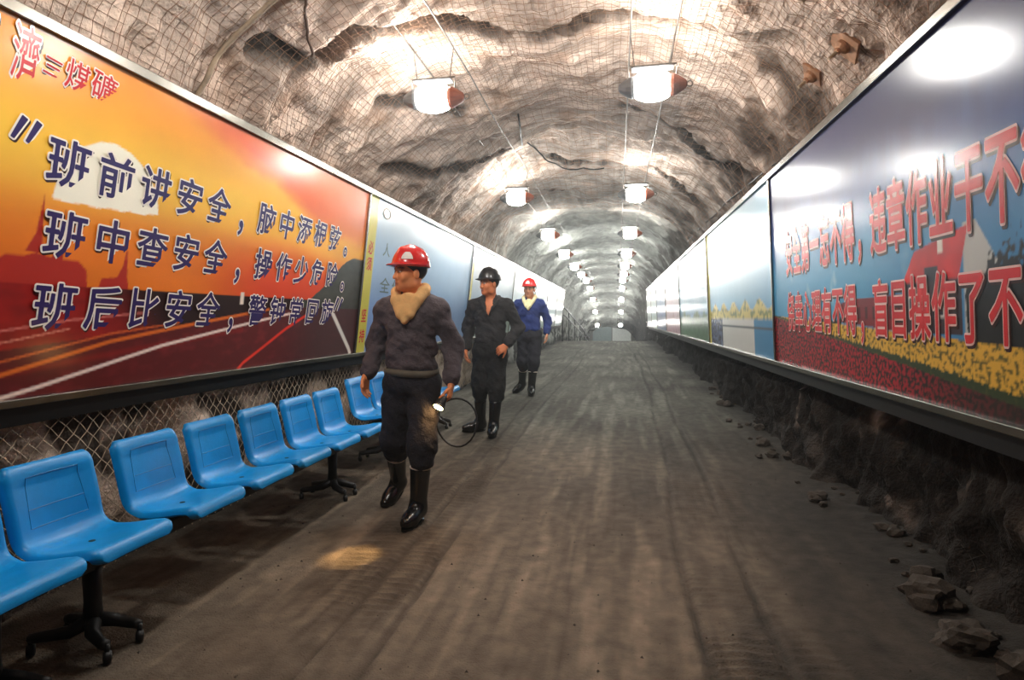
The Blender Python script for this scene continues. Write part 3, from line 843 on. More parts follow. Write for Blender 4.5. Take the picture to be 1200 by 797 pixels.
# ------------------------------------------------------------------ seats
M_BLUE = mat('sky_blue_plastic', (0, 138, 210), .36, var=.12, nscale=6, spec=.35, bump=.05, bscale=60)
M_BLUE2 = mat('darker_blue_plastic_groove', (10, 112, 170), .5)  # pressed lines drawn a darker blue than the shell
def seat_mesh():
    w = .22
    pr_ = [(.004, .412, 0), (.004, .43, 0), (-.002, .452, 0), (-.016, .466, 0), (-.04, .470, 0), (-.09, .464, 0), (-.15, .452, 0), (-.21, .443, 0), (-.27, .44, 0), (-.305, .448, 0), (-.328, .468, 0), (-.34, .50, 0),
           (-.35, .55, 0), (-.36, .60, 0), (-.372, .65, 0), (-.384, .70, 0), (-.394, .728, 0), (-.404, .744, 0), (-.418, .750, 0), (-.434, .742, 0), (-.44, .73, 0)]
    # resample
    P = np.array(pr_)[:, :2]
    L = np.concatenate([[0], np.cumsum(np.hypot(*np.diff(P, axis=0).T))]); nrow = 44
    t = np.linspace(0, L[-1], nrow); X = np.interp(t, L, P[:, 0]); Z = np.interp(t, L, P[:, 1])
    X = np.convolve(np.pad(X, 1, 'edge'), [.25, .5, .25], 'valid'); Z = np.convolve(np.pad(Z, 1, 'edge'), [.25, .5, .25], 'valid')
    nc = 25; us = np.sin(np.linspace(-1, 1, nc) * math.pi / 2 * .9) / math.sin(math.pi / 2 * .9)
    tx = np.gradient(X); tz = np.gradient(Z); l = np.hypot(tx, tz); nx, nz = tz / l, -tx / l     # pointing up / forward
    V = np.zeros((nrow, nc, 3))
    f = t / L[-1]
    for i in range(nrow):
        # width: round front corners and rounded upper corners, slight waist at the bend
        ww = w * (1 - .02 * math.exp(-((f[i] - .5) / .1) ** 2))
        cf = .035 / w
        if f[i] < .09: ww *= 1 - cf * (1 - math.sqrt(max(0, 1 - ((.09 - f[i]) / .09) ** 2)))
        if f[i] > .86: ww *= 1 - .24 * (1 - math.sqrt(max(0, 1 - ((f[i] - .86) / .14) ** 2)))
        for j in range(nc):
            u = us[j]
            dish = -.012 * (1 - u * u) * (1 if .12 < f[i] < .86 else .3) * 1.2 + .012 * u * u * (.5 if f[i] < .45 else .9)
            edge = -.03 * max(0, (abs(u) - .86) / .14) ** 2
            d = dish + edge
            # arched top line
            zz = Z[i] + (.012 * (1 - u * u) if f[i] > .85 else 0)
            V[i, j] = (X[i] + nx[i] * d, u * ww, zz + nz[i] * d)
    V = V.reshape(-1, 3)
    F = grid_faces(nrow, nc)
    return V, F, nrow, nc
SV, SF, SNR, SNC = seat_mesh()
def solid_shell(V, F, th):
    me = bpy.data.meshes.new('seat_shell'); me.from_pydata([tuple(v) for v in V], [], [tuple(f) for f in F]); me.update()
    o = bpy.data.objects.new('tmp', me); COL.objects.link(o)
    md = o.modifiers.new('s', 'SOLIDIFY'); md.thickness = th; md.offset = 1 if False else -1
    b = o.modifiers.new('b', 'BEVEL'); b.width = .006; b.segments = 2; b.limit_method = 'ANGLE'; b.angle_limit = math.radians(50)
    dg = bpy.context.evaluated_depsgraph_get(); dg.update()
    m2 = bpy.data.meshes.new_from_object(o.evaluated_get(dg))
    bpy.data.objects.remove(o)
    m2.polygons.foreach_set('use_smooth', np.ones(len(m2.polygons), dtype=bool))
    return m2
# make the outer side face down/back
SEATM = solid_shell(SV, SF, .022); SEATM.name = 'seat_shell'; SEATM.materials.clear(); SEATM.materials.append(M_BLUE)
SEATG = SV.reshape(SNR, SNC, 3)
def seat_surf(f, u):
    i = min(SNR - 1, max(0, int(round(f * (SNR - 1))))); j = int(round((u * .5 + .5) * (SNC - 1)))
    return Vector(SEATG[i, j])
M_HOLE = mat('black_recess', (8, 8, 9), .8)
def bench(yseats, ped, label, first=False):
    y0, y1 = min(yseats), max(yseats) + .44
    yc = (y0 + y1) / 2; X0 = -1.85
    zf = float(zfloor(yc))
    t = thing('seating_bench', label, 'bench', (X0, yc, zf), 0, 'blue seat benches along the left wall')
    for y in yseats:
        o = bpy.data.objects.new('seat', SEATM); COL.objects.link(o); o.parent = t; o.location = (0, y + .22 - yc, 0)
        # pressed lines on the backrest
        g = MB()
        fr_ = [(.60, -.62), (.60, .62), (.86, .55), (.86, -.55)]
        loop = []
        for (fa, ua), (fb, ub) in zip(fr_, fr_[1:] + fr_[:1]):
            for k in range(8):
                q = k / 8; p = seat_surf_lin(fa + (fb - fa) * q, ua + (ub - ua) * q); loop.append(p)
        g.tube(loop, .0016, 4, closed=True)
        g.tube([seat_surf_lin(.70, -.6 + 1.2 * k / 10) for k in range(11)], .0016, 4)
        g.build('pressed_line', M_BLUE2, o)
        h = MB(); pc = seat_surf_lin(.36, 0); h.lathe([(.013, .001), (.013, .0022), (.004, .0024)], pc, 12); h.build('drain_hole', M_HOLE, o)
        b = MB(); b.box((-.18, y + .22 - yc, .405), (.26, .045, .03)); b.build('seat_bracket', M_BLACK, t)
    b = MB(); b.box((-.19, 0, .36), (.06, y1 - y0 - .04, .06), None, .006); b.build('beam', M_BLACK, t)
    for py in ped:
        p = MB()
        p.tube([(-.19, py - yc, .34), (-.19, py - yc, .2), (-.19, py - yc, .1)], [.036, .032, .04], 10)
        po = p.build('pedestal', M_BLACK, t, True)
        for sx, sy in ((1, -1), (1, 1), (-1, -1), (-1, 1)):
            l = MB()
            end = (-.19 + sx * (.135 if sx > 0 else .2), py - yc + sy * .085, .075)
            l.tube([(-.19, py - yc, .13), (-.19 + sx * .05, py - yc + sy * .06, .10), (end[0] - sx * .02, end[1], .078), end], [.032, .026, .021, .019], 8)
            lo = l.build('foot_arm', M_BLACK, po, True)
            c = MB(); c.lathe([(.004, -.016), (.022, -.013), (.026, 0), (.022, .013), (.004, .016)], (end[0], end[1], .029), 14, Euler((0, math.pi / 2, .6)).to_matrix())
            c.tube([(end[0], end[1], .08), (end[0], end[1], .035)], .01, 6)
            cc = c.build('glide', M_BLACK, po, True)
    return t
def seat_surf_lin(f, u):
    x = f * (SNR - 1); y = (u * .5 + .5) * (SNC - 1)
    # columns are sine spaced: find fractional column for u
    us = np.sin(np.linspace(-1, 1, SNC) * math.pi / 2 * .9) / math.sin(math.pi / 2 * .9)
    y = float(np.interp(u, us, np.arange(SNC)))
    i = min(SNR - 2, int(x)); j = min(SNC - 2, int(y)); a = x - i; b = y - j
    p = (1 - a) * (1 - b) * SEATG[i, j] + a * (1 - b) * SEATG[i + 1, j] + (1 - a) * b * SEATG[i, j + 1] + a * b * SEATG[i + 1, j + 1]
    return Vector(p)
bench([1.1, 1.585], [1.2, 1.8], 'nearest blue plastic bench, cut by the left picture edge')
bench([2.035, 2.58, 3.08, 3.58, 4.075, 4.56], [2.23, 4.42], 'long blue plastic bench in full view under the orange board')
bench([5.15, 5.64, 6.13, 6.62, 7.11], [5.5, 7.2], 'blue plastic bench half hidden behind the man in grey')

# ------------------------------------------------------------------ sdf modelling for the people
class SDF:
    def __init__(s, lo, hi, h):
        s.h = h; s.lo = np.array(lo, float); s.n = np.ceil((np.array(hi) - s.lo) / h).astype(int) + 1
        s.f = np.full(tuple(s.n), 1e3, dtype=np.float32)
    def _sub(s, lo, hi):
        a = np.clip(np.floor((np.array(lo) - s.lo) / s.h).astype(int), 0, s.n - 1); b = np.clip(np.ceil((np.array(hi) - s.lo) / s.h).astype(int) + 1, 1, s.n)
        sl = tuple(slice(a[i], b[i]) for i in range(3))
        ax = [(s.lo[i] + s.h * np.arange(a[i], b[i])).astype(np.float32) for i in range(3)]
        X, Y, Z = np.meshgrid(*ax, indexing='ij')
        return sl, X, Y, Z
    def _u(s, sl, d, k):
        f = s.f[sl]
        if k <= 0: s.f[sl] = np.minimum(f, d); return
        h = np.clip(.5 + .5 * (f - d) / k, 0, 1)
        far = f > 900
        r = d * h + f * (1 - h) - k * h * (1 - h)
        s.f[sl] = np.where(far, d, r)
    def cap(s, a, b, ra, rb=None, k=.02, sub=False):
        rb = ra if rb is None else rb
        a = np.array(a, float); b = np.array(b, float); m = max(ra, rb) + k + 3 * s.h
        sl, X, Y, Z = s._sub(np.minimum(a, b) - m, np.maximum(a, b) + m)
        v = b - a; q = float(v @ v) + 1e-12
        t = np.clip(((X - a[0]) * v[0] + (Y - a[1]) * v[1] + (Z - a[2]) * v[2]) / q, 0, 1)
        d = np.sqrt((X - a[0] - t * v[0]) ** 2 + (Y - a[1] - t * v[1]) ** 2 + (Z - a[2] - t * v[2]) ** 2) - (ra + (rb - ra) * t)
        if sub: s._s(sl, d, k)
        else: s._u(sl, d, k)
        return s
    def chain(s, pts, rs, k=.02):
        for i in range(len(pts) - 1): s.cap(pts[i], pts[i + 1], rs[i], rs[i + 1], k)
        return s
    def ell(s, c, r, R=None, k=.02, sub=False):
        c = np.array(c, float); r = np.array(r, float); m = r.max() + k + 3 * s.h
        sl, X, Y, Z = s._sub(c - m, c + m)
        x, y, z = X - c[0], Y - c[1], Z - c[2]
        if R is not None:
            R = np.array(R)
            x, y, z = (R[0, 0] * x + R[1, 0] * y + R[2, 0] * z, R[0, 1] * x + R[1, 1] * y + R[2, 1] * z, R[0, 2] * x + R[1, 2] * y + R[2, 2] * z)
        k0 = np.sqrt((x / r[0]) ** 2 + (y / r[1]) ** 2 + (z / r[2]) ** 2); k1 = np.sqrt((x / r[0] ** 2) ** 2 + (y / r[1] ** 2) ** 2 + (z / r[2] ** 2) ** 2) + 1e-9
        d = np.where(k0 < 1e-4, -r.min(), k0 * (k0 - 1) / k1)
        if sub: s._s(sl, d, k)
        else: s._u(sl, d, k)
        return s
    def _s(s, sl, d, k):
        f = s.f[sl]
        if k <= 0: s.f[sl] = np.maximum(f, -d); return
        h = np.clip(.5 - .5 * (f + d) / k, 0, 1)
        s.f[sl] = np.where(f > 900, f, f * (1 - h) + (-d) * h + k * h * (1 - h))
    def cut(s, p, n):
        """keep the side where (x-p).n < 0"""
        ax = [(s.lo[i] + s.h * np.arange(s.n[i])).astype(np.float32) for i in range(3)]
        d = (ax[0][:, None, None] - p[0]) * n[0] + (ax[1][None, :, None] - p[1]) * n[1] + (ax[2][None, None, :] - p[2]) * n[2]
        s.f = np.maximum(s.f, d.astype(np.float32)); return s
    def wrinkle(s, amp, fn):
        idx = np.where(np.abs(s.f) < .05)
        P = [s.lo[i] + s.h * idx[i] for i in range(3)]
        s.f[idx] += (amp * fn(*P)).astype(np.float32); return s
    def mesh(s):
        f = s.f; f[0] = f[-1] = 1; f[:, 0] = f[:, -1] = 1; f[:, :, 0] = f[:, :, -1] = 1
        ins = f < 0
        nx, ny, nz = f.shape
        cnt = np.zeros((nx - 1, ny - 1, nz - 1), np.int8)
        for a in (0, 1):
            for b in (0, 1):
                for c in (0, 1): cnt += ins[a:nx - 1 + a, b:ny - 1 + b, c:nz - 1 + c]
        cells = np.argwhere((cnt > 0) & (cnt < 8))
        idx = np.full((nx - 1, ny - 1, nz - 1), -1, np.int32); idx[tuple(cells.T)] = np.arange(len(cells))
        acc = np.zeros((len(cells), 3)); num = np.zeros(len(cells))
        for ax in range(3):
            o1, o2 = [i for i in range(3) if i != ax]
            for a in (0, 1):
                for b in (0, 1):
                    A = cells.copy(); A[:, o1] += a; A[:, o2] += b
                    B = A.copy(); B[:, ax] += 1
                    fa = f[tuple(A.T)]; fb = f[tuple(B.T)]
                    m = (fa < 0) != (fb < 0)
                    t = np.where(m, fa / (fa - fb + 1e-12), 0)
                    p = A.astype(float); p[:, ax] += t
                    acc[m] += p[m]; num[m] += 1
        V = s.lo + s.h * acc / num[:, None]
        Fs = []
        for ax in range(3):
            o1, o2 = [(1, 2), (2, 0), (0, 1)][ax]
            lo = [slice(None)] * 3; hi = [slice(None)] * 3; lo[ax] = slice(0, f.shape[ax] - 1); hi[ax] = slice(1, f.shape[ax])
            ch = ins[tuple(lo)] != ins[tuple(hi)]
            E_ = np.argwhere(ch)
            E_ = E_[(E_[:, o1] > 0) & (E_[:, o2] > 0) & (E_[:, o1] < f.shape[o1] - 1) & (E_[:, o2] < f.shape[o2] - 1)]
            q = []
            for a, b in ((-1, -1), (0, -1), (0, 0), (-1, 0)):
                c = E_.copy(); c[:, o1] += a; c[:, o2] += b; q.append(idx[tuple(c.T)])
            Q = np.stack(q, -1)
            flip = ~ins[tuple(E_.T)]
            Q[flip] = Q[flip][:, ::-1]
            Fs.append(Q)
        F = np.concatenate(Fs); F = F[(F >= 0).all(1)]
        return V, F
def sm(V, F, it=2):
    """light laplacian smoothing"""
    for _ in range(it):
        acc = np.zeros_like(V); n = np.zeros(len(V))
        for k in range(4):
            a, b = F[:, k], F[:, (k + 1) % 4]
            np.add.at(acc, a, V[b]); np.add.at(acc, b, V[a]); np.add.at(n, a, 1); np.add.at(n, b, 1)
        V = .5 * V + .5 * acc / np.maximum(n, 1)[:, None]
    return V

M_SKIN = mat('skin', attr='Col', rough=.5, var=.05, nscale=30, spec=.4)
M_HAIR = mat('black_hair', (14, 12, 12), .5)
M_BOOT = mat('black_rubber_boot', (10, 10, 11), .22, spec=.6)
M_LINING = mat('pale_boot_lining', (226, 206, 190), .8)

def hand_shapes(S, wrist, D, N, thumb, curl=(.35, .5, .4), tk=(.6, .7, .3), sc=1.0):
    """wrist point, D finger direction, N palm normal, thumb = +1/-1 side"""
    D = np.array(D, float); D /= np.linalg.norm(D); N = np.array(N, float); N -= D * (N @ D); N /= np.linalg.norm(N)
    T = np.cross(D, N) * thumb
    w = np.array(wrist, float)
    off = (.033, .011, -.011, -.031); ln = (.072, .080, .074, .058)
    for i, o in enumerate(off):
        kn = w + sc * (D * (.088 - .006 * abs(i - 1)) + T * o)
        S.cap(w + sc * (D * .012 + T * o * .65), kn, .0155 * sc, .0125 * sc, .012)
        p = kn; ang = 0
        for j, (c, fr_) in enumerate(zip(curl, (.44, .31, .25))):
            ang += c * (1 + .08 * (i - 1))
            d = D * math.cos(ang) + N * math.sin(ang)
            q = p + d * ln[i] * fr_ * sc
            S.cap(p, q, (.0092, .0085, .008)[j] * sc, (.0085, .008, .007)[j] * sc, .003); p = q
    b = w + sc * (D * .028 + T * .026)
    d = D * tk[0] + T * tk[1] + N * tk[2]; d /= np.linalg.norm(d)
    p1 = b + d * .042 * sc; d2 = d * .8 + D * .5 + N * .25; d2 /= np.linalg.norm(d2); p2 = p1 + d2 * .032 * sc; p3 = p2 + (d2 + N * .3) / np.linalg.norm(d2 + N * .3) * .024 * sc
    S.cap(b, p1, .0155 * sc, .012 * sc, .01); S.cap(p1, p2, .0108 * sc, .0098 * sc, .004); S.cap(p2, p3, .0098 * sc, .008 * sc, .003)

def person(label, loc, rotz, scale, J, look, skin, jacket, trouser, helmet, emblem=None, collar=None, openneck=False, belt=None, lining=True, hb=.0055, neckv=1.30):
    root = thing('person', label, 'person', loc, rotz)
    root.scale = (scale,) * 3
    HC = np.array(J['head']); Rh = np.array(Euler((look[1], 0, look[0]), 'XYZ').to_matrix())
    hp = lambda x, y, z: HC + Rh @ np.array([x, y, z])
    lo = (-.62, -.62, -.02); hi = (.62, .62, 1.84)
    shL, shR = np.array(J['shL']), np.array(J['shR'])
    # ---- body, one skin
    S = SDF(lo, hi, hb)
    S.ell((0, 0, 1.27), (.15, .10, .19)); S.ell((0, 0, 1.08), (.135, .095, .17), k=.04); S.ell((0, 0, .95), (.14, .10, .12), k=.04)
    S.cap(shL, shR, .05, .05, .05)
    S.cap((0, .02, 1.38), hp(0, .02, -.06), .062, .056, .03)
    for sd in 'LR':
        S.chain([J['sh' + sd], J['el' + sd], J['wr' + sd]], [.047, .038, .026], .02)
        S.chain([J['hip' + sd], J['kn' + sd], J['an' + sd]], [.075, .052, .036], .03)
        S.cap(J['an' + sd], np.array(J['an' + sd]) + np.array(J['toe' + sd]) * .12 + np.array((0, 0, -.03)), .034, .026, .02)
        h = J['hand' + sd]
        hand_shapes(S, J['wr' + sd], h['D'], h['N'], h['t'], h.get('curl', (.35, .5, .4)), h.get('tk', (.6, .7, .3)))
    S.ell(hp(0, .015, .03), (.074, .094, .09), Rh); S.ell(hp(0, -.028, -.045), (.056, .066, .075), Rh, .03)
    S.ell(hp(0, -.070, -.098), (.026, .022, .022), Rh, .025)
    for sx in (-1, 1):
        S.ell(hp(sx * .038, -.058, -.03), (.028, .028, .03), Rh, .02)
        S.ell(hp(sx * .079, .012, -.012), (.010, .021, .033), Rh, .008)
        S.ell(hp(sx * .050, -.01, -.075), (.02, .035, .03), Rh, .02)
    S.cap(hp(-.036, -.084, .024), hp(.036, -.084, .024), .011, .011, .012)
    for sx in (-1, 1): S.ell(hp(sx * .032, -.103, .003), (.020, .018, .012), Rh, .010, sub=True)
    for sx in (-1, 1): S.ell(hp(sx * .031, -.080, .003), (.014, .013, .010), Rh, .003)
    S.cap(hp(0, -.090, .008), hp(0, -.106, -.034), .008, .012, .008); S.ell(hp(-.013, -.1, -.036), (.009, .01, .008), Rh, .006); S.ell(hp(.013, -.1, -.036), (.009, .01, .008), Rh, .006)
    S.cap(hp(-.022, -.086, -.066), hp(.022, -.086, -.066), .006, .006, .005); S.cap(hp(0, -.093, -.065), hp(0, -.093, -.065), .007, .007, .008); S.cap(hp(-.016, -.087, -.078), hp(.016, -.087, -.078), .007, .007, .005)
    V, F = S.mesh(); V = sm(V, F, 1)
    c = np.tile(lin(skin), (len(V), 1))
    q = (V - HC) @ Rh
    def blend(mask, col):
        m = mask[:, None]; c[:] = c * (1 - m) + lin(col) * m
    frontm = q[:, 1] < -.05
    for sx in (-1, 1):
        ex = np.abs(q[:, 0] - sx * .031)
        blend(frontm * (1 - sstep(.010, .016, ex)) * (1 - sstep(.004, .008, np.abs(q[:, 2] - .003))), (60, 42, 36))
        blend(frontm * (1 - sstep(.012, .02, ex)) * (1 - sstep(.004, .008, np.abs(q[:, 2] - .026))) * .8, (34, 24, 20))
        blend((np.abs(q[:, 2] - .003) < .0045) * (np.abs(ex - .009) < .003) * frontm * .8, (225, 215, 205))
    blend(frontm * (1 - sstep(.018, .026, np.abs(q[:, 0]))) * (1 - sstep(.009, .016, np.abs(q[:, 2] + .072))) * .6, (150, 70, 62))
    blend(frontm * (1 - sstep(.02, .024, np.abs(q[:, 0]))) * (1 - sstep(.001, .003, np.abs(q[:, 2] + .0715))) * .8, (80, 34, 32))
    mesh_obj('body', V, F, M_SKIN, root, True, c)
    # ---- hair under the helmet
    S = SDF(HC - .16, HC + .16, .006)
    S.ell(hp(0, .022, .035), (.081, .098, .092), Rh)
    S.ell(hp(0, -.055, -.02), (.10, .075, .06), Rh, .01, sub=True); S.ell(hp(0, .02, -.115), (.12, .12, .075), Rh, .01, sub=True)
    V, F = S.mesh(); mesh_obj('hair', sm(V, F, 1), F, M_HAIR, root, True)
    # ---- helmet
    S = SDF(HC - .24, HC + .24, .006)
    S.ell(hp(0, .008, .045), (.110, .128, .135), Rh)
    nrm = Rh @ np.array([0, 0, -1.0]); S.cut(hp(0, 0, .038), nrm)
    S.ell(hp(0, -.022, .047), (.117, .138, .011), Rh, .012)
    S.cap(hp(0, .075, .142), hp(0, -.055, .146), .016, .016, .03); S.cap(hp(0, .01, .160), hp(0, .0, .160), .016, .016, .03)
    S.ell(hp(0, .012, .02), (.092, .112, .11), Rh, .004, sub=True)
    V, F = S.mesh(); hm = mesh_obj('helmet', sm(V, F, 1), F, helmet, root, True)
    if emblem:
        mE, sx = emblem
        pts = []
        rows_, cols_ = 7, 9
        for i in range(rows_):
            for j in range(cols_):
                a = sx + (j / (cols_ - 1) - .5) * .62 * (1 - .55 * (i / (rows_ - 1)) ** 2); e = .27 + .36 * i / (rows_ - 1)
                x = .114 * math.cos(e) * math.sin(a); y = -.132 * math.cos(e) * math.cos(a) + .008; z = .045 + .139 * math.sin(e)
                pts.append(hp(x, y, z))
        pts = np.array(pts); Fq = grid_faces(rows_, cols_)
        pin = np.array([hp(0, .008, .05) + (p - hp(0, .008, .05)) * .97 for p in pts])
        n0 = len(pts)
        allv = np.concatenate([pts, pin]); F2 = np.concatenate([Fq, Fq[:, ::-1] + n0])
        mesh_obj('helmet_emblem', allv, F2, mE, hm, True)
    # ---- jacket
    S = SDF((-.6, -.45, .78), (.6, .45, 1.62), .008)
    S.ell((0, 0, 1.27), (.178, .130, .205)); S.ell((0, .0, 1.09), (.172, .128, .16), k=.05); S.ell((0, .0, 1.0), (.176, .130, .075), k=.03)
    S.cap(shL, shR, .066, .066, .05); S.cap((0, .02, 1.36), hp(0, .03, -.15), .085, .07, .03)
    for q_ in (shL, shR): S.cap(q_ * np.array((.85, 1, 1)), (0, .03, 1.455), .06, .06, .05)
    for sd in 'LR':
        e = np.array(J['el' + sd]); w_ = np.array(J['wr' + sd]); m_ = e + (w_ - e) * .86
        S.chain([J['sh' + sd], e, m_], [.070, .066, .057], .03)
        S.cap(m_, e + (w_ - e) * .93, .046, .042, .008)
    S.cap((-.02, -.0, .945), (.02, 0, .945), .0, .0, .0)
    S.cut((0, 0, .945), (0, 0, -1)) if False else None
    # neck opening
    S.ell(hp(0, .0, -.02), (.085, .095, .11), None, .01, sub=True)
    if openneck or collar:
        for k in range(9):
            f_ = k / 8; zz = neckv + (1.50 - neckv) * f_
            S.ell((0, -.17 + .05 * f_, zz), (.014 + .078 * f_, .10, .026), None, .012, sub=True)
    ph = random.random() * 10
    S.wrinkle(.020, lambda x, y, z: .9 * fbm(x * 8 + ph, y * 8, z * 14 + 5 * x, 2) + .55 * ridge(x * 4 + ph, y * 4, z * 8 + 7 * np.abs(x), 2) - .45)
    V, F = S.mesh(); jk = mesh_obj('jacket', sm(V, F, 1), F, jacket, root, True)
    if openneck:
        for sx in (-1, 1):
            S = SDF((-.2, -.25, neckv - .08), (.2, .2, 1.56), .006)
            S.chain([(sx * .012, -.150, neckv - .01), (sx * .05, -.135, neckv + .08), (sx * .105, -.06, 1.425), (sx * .09, .03, 1.465), (0, .085, 1.475)], [.008, .014, .016, .018, .018], .012)
            V, F = S.mesh(); mesh_obj('collar', sm(V, F, 1), F, jacket, jk, True)
    # ---- collar towel
    if collar:
        cs = 1.0 if neckv < 1.29 else .72
        S = SDF((-.22, -.26, 1.2), (.22, .22, 1.62), .006)
        for sx in (-1, 1):
            S.chain([(0, .085, 1.50), (sx * .075, .05, 1.50), (sx * .088, -.02, 1.475), (sx * .072, -.09, 1.425), (sx * .03, -.135, neckv + .045), (0, -.148, neckv)], [q_ * cs for q_ in (.036, .038, .04, .036, .028, .014)], .014)
        S.chain([(0, -.075, 1.43), (0, -.105, neckv + .07), (0, -.135, neckv + .015)], [q_ * cs for q_ in (.05, .042, .018)], .02)
        S.ell(hp(0, -.03, -.10), (.062, .075, .045), Rh, .01, sub=True)
        S.wrinkle(.004, lambda x, y, z: fbm(x * 16, y * 16, z * 16 + 3, 2))
        V, F = S.mesh(); mesh_obj('neck_towel', sm(V, F, 1), F, collar, root, True)
    # ---- trousers
    S = SDF((-.5, -.6, .12), (.5, .62, 1.08), .009)
    S.ell((0, 0, .95), (.172, .128, .11)); S.ell((0, 0, .88), (.176, .134, .10), k=.03)
    for sd in 'LR':
        hp_, kn, an = (np.array(J[q_ + sd]) for q_ in ('hip', 'kn', 'an'))
        bt = kn + (an - kn) * .24
        S.chain([hp_ - np.array((0, 0, .02)), kn, bt], [.112, .096, .084], .04)
        S.cap(bt, kn + (an - kn) * .30, .078, .064, .01)
    S.wrinkle(.022, lambda x, y, z: .8 * fbm(x * 8 + ph, y * 8, z * 10 + 3 * x, 2) + .5 * ridge(x * 6, y * 5 + ph, z * 5 + 4 * x, 2) - .35)
    V, F = S.mesh(); mesh_obj('trousers', sm(V, F, 1), F, trouser, root, True)
    if belt:
        m = MB(); m2 = []
        n = 40
        for k in range(n):
            a = 2 * math.pi * k / n
            m2.append((.171 * math.cos(a), .132 * math.sin(a), .955 + .006 * math.sin(2 * a)))
        vv_ = []; ff_ = []
        for k in range(n):
            x, y, z = m2[k]
            for dz_, dr in ((-.022, .0), (-.022, .010), (.022, .010), (.022, 0)):
                s_ = 1 + dr / .15; vv_.append((x * s_, y * s_, z + dz_))
        for k in range(n):
            for q_ in range(4):
                ff_.append((k * 4 + q_, k * 4 + (q_ + 1) % 4, ((k + 1) % n) * 4 + (q_ + 1) % 4, ((k + 1) % n) * 4 + q_))
        mesh_obj('waistband', vv_, ff_, belt, root, True)
    # ---- boots
    for sd in 'LR':
        kn, an, toe = np.array(J['kn' + sd]), np.array(J['an' + sd]), np.array(J['toe' + sd], float)
        toe /= np.linalg.norm(toe)
        ax = kn - an; ax /= np.linalg.norm(ax)
        top = an + (kn - an) * .64
        side = np.cross(toe, ax); side /= np.linalg.norm(side); down = np.cross(side, toe); down = down if down[2] < 0 else -down
        S = SDF(np.minimum(an, top) - .26, np.maximum(an, top) + .26, .007)
        S.chain([top + ax * .0, an], [.066, .052], .02)
        heel = an + down * .035 - toe * .03; ball = an + down * .045 + toe * .12; tip = an + down * .048 + toe * .185
        S.chain([heel, ball, tip], [.046, .044, .036], .03); S.cap(an, ball, .05, .036, .04)
        S.cut(an + down * .085, down)
        S.cut(top, ax)
        V, F = S.mesh(); bo = mesh_obj('boot', sm(V, F, 1), F, M_BOOT, root, True)
        sole = MB(); so = []
        base = an + down * .080
        for k in range(18):
            a = 2 * math.pi * k / 18; cx_ = .115 if math.cos(a) > 0 else .10
            so.append(base + toe * (.055 + (.165 if math.cos(a) > 0 else .13) * math.cos(a)) + side * (.046 * math.sin(a)))
        vs = [tuple(p) for p in so] + [tuple(p + down * .014) for p in so]
        fs = [tuple(range(17, -1, -1)), tuple(range(18, 36))] + [(k, (k + 1) % 18, 18 + (k + 1) % 18, 18 + k) for k in range(18)]
        mesh_obj('sole', vs, fs, M_BOOT, bo)
        if lining:
            u1 = np.cross(ax, (0, 1, 0)); u1 /= np.linalg.norm(u1); u2 = np.cross(ax, u1)
            m = MB(); m.tube([tuple(top + ax * .002 + .064 * (u1 * math.cos(a) + u2 * math.sin(a))) for a in np.linspace(0, 2 * math.pi, 24, endpoint=False)], .007, 6, closed=True)
            m.build('boot_lining', M_LINING, bo, True)
    return root

M_REDH = mat('glossy_red_helmet', (214, 22, 26), .22, coat=.6, coat_rough=.08, var=.04)
M_BLKH = mat('black_helmet', (22, 22, 24), .35, coat=.3, var=.1)
M_WHITE = mat('white_sticker', (240, 236, 230), .5)
M_JGREY = mat('worn_grey_cotton', (80, 71, 76), .9, var=.2, nscale=6, bump=.9, bscale=11, bump2=.25, b2scale=120, dist=.035)
M_JBLK = mat('black_cotton', (42, 41, 43), .9, var=.2, nscale=6, bump=.9, bscale=11, bump2=.25, b2scale=120, dist=.035)
M_JBLUE = mat('royal_blue_cotton', (34, 52, 112), .9, var=.15, nscale=6, bump=.9, bscale=11, bump2=.25, b2scale=120, dist=.035)
M_TNAVY = mat('dark_navy_trouser_cloth', (30, 29, 38), .92, var=.2, nscale=5, bump=.9, bscale=11, bump2=.25, b2scale=120, dist=.035)
M_TBLK = mat('black_trouser_cloth', (22, 22, 23), .92, var=.2, nscale=5, bump=.9, bscale=11, bump2=.25, b2scale=120, dist=.035)
M_TOWEL = mat('sand_coloured_towel', (222, 176, 116), .95, var=.12, nscale=20, bump=.4, bscale=90)
M_TOWELW = mat('cream_towel', (236, 224, 176), .95, var=.1, nscale=20, bump=.4, bscale=90)
M_BAND = mat('grey_green_waistband', (96, 90, 78), .9, var=.2)

J1 = dict(head=(0, -.03, 1.60), shL=(.18, .01, 1.37), shR=(-.18, .01, 1.37),
          elL=(.268, .06, 1.12), wrL=(.275, -.04, .885), handL=dict(D=(-.05, -.25, -1), N=(-1, -.1, 0), t=-1, curl=(.7, .95, .7), tk=(.7, .45, .5)),
          elR=(-.262, .07, 1.14), wrR=(-.292, -.05, .935), handR=dict(D=(-.05, -.3, -1), N=(1, -.2, 0), t=1, curl=(.3, .4, .3)),
          hipL=(.09, 0, .90), knL=(.10, -.11, .50), anL=(.07, -.10, .094), toeL=(-.10, -1, 0),
          hipR=(-.085, 0, .90), knR=(-.125, .02, .50), anR=(-.20, .30, .15), toeR=(-.2, -.85, -.42))
p1z = float(zfloor(4.1))
person('man in red helmet, grey jacket and sand towel, walking nearest the camera', (-1.325, 4.08, p1z + .005), 0.0, 1.0, J1, (-.85, -.02), (222, 140, 88), M_JGREY, M_TNAVY, M_REDH, (M_WHITE, 1.0), M_TOWEL, belt=M_BAND, neckv=1.285)
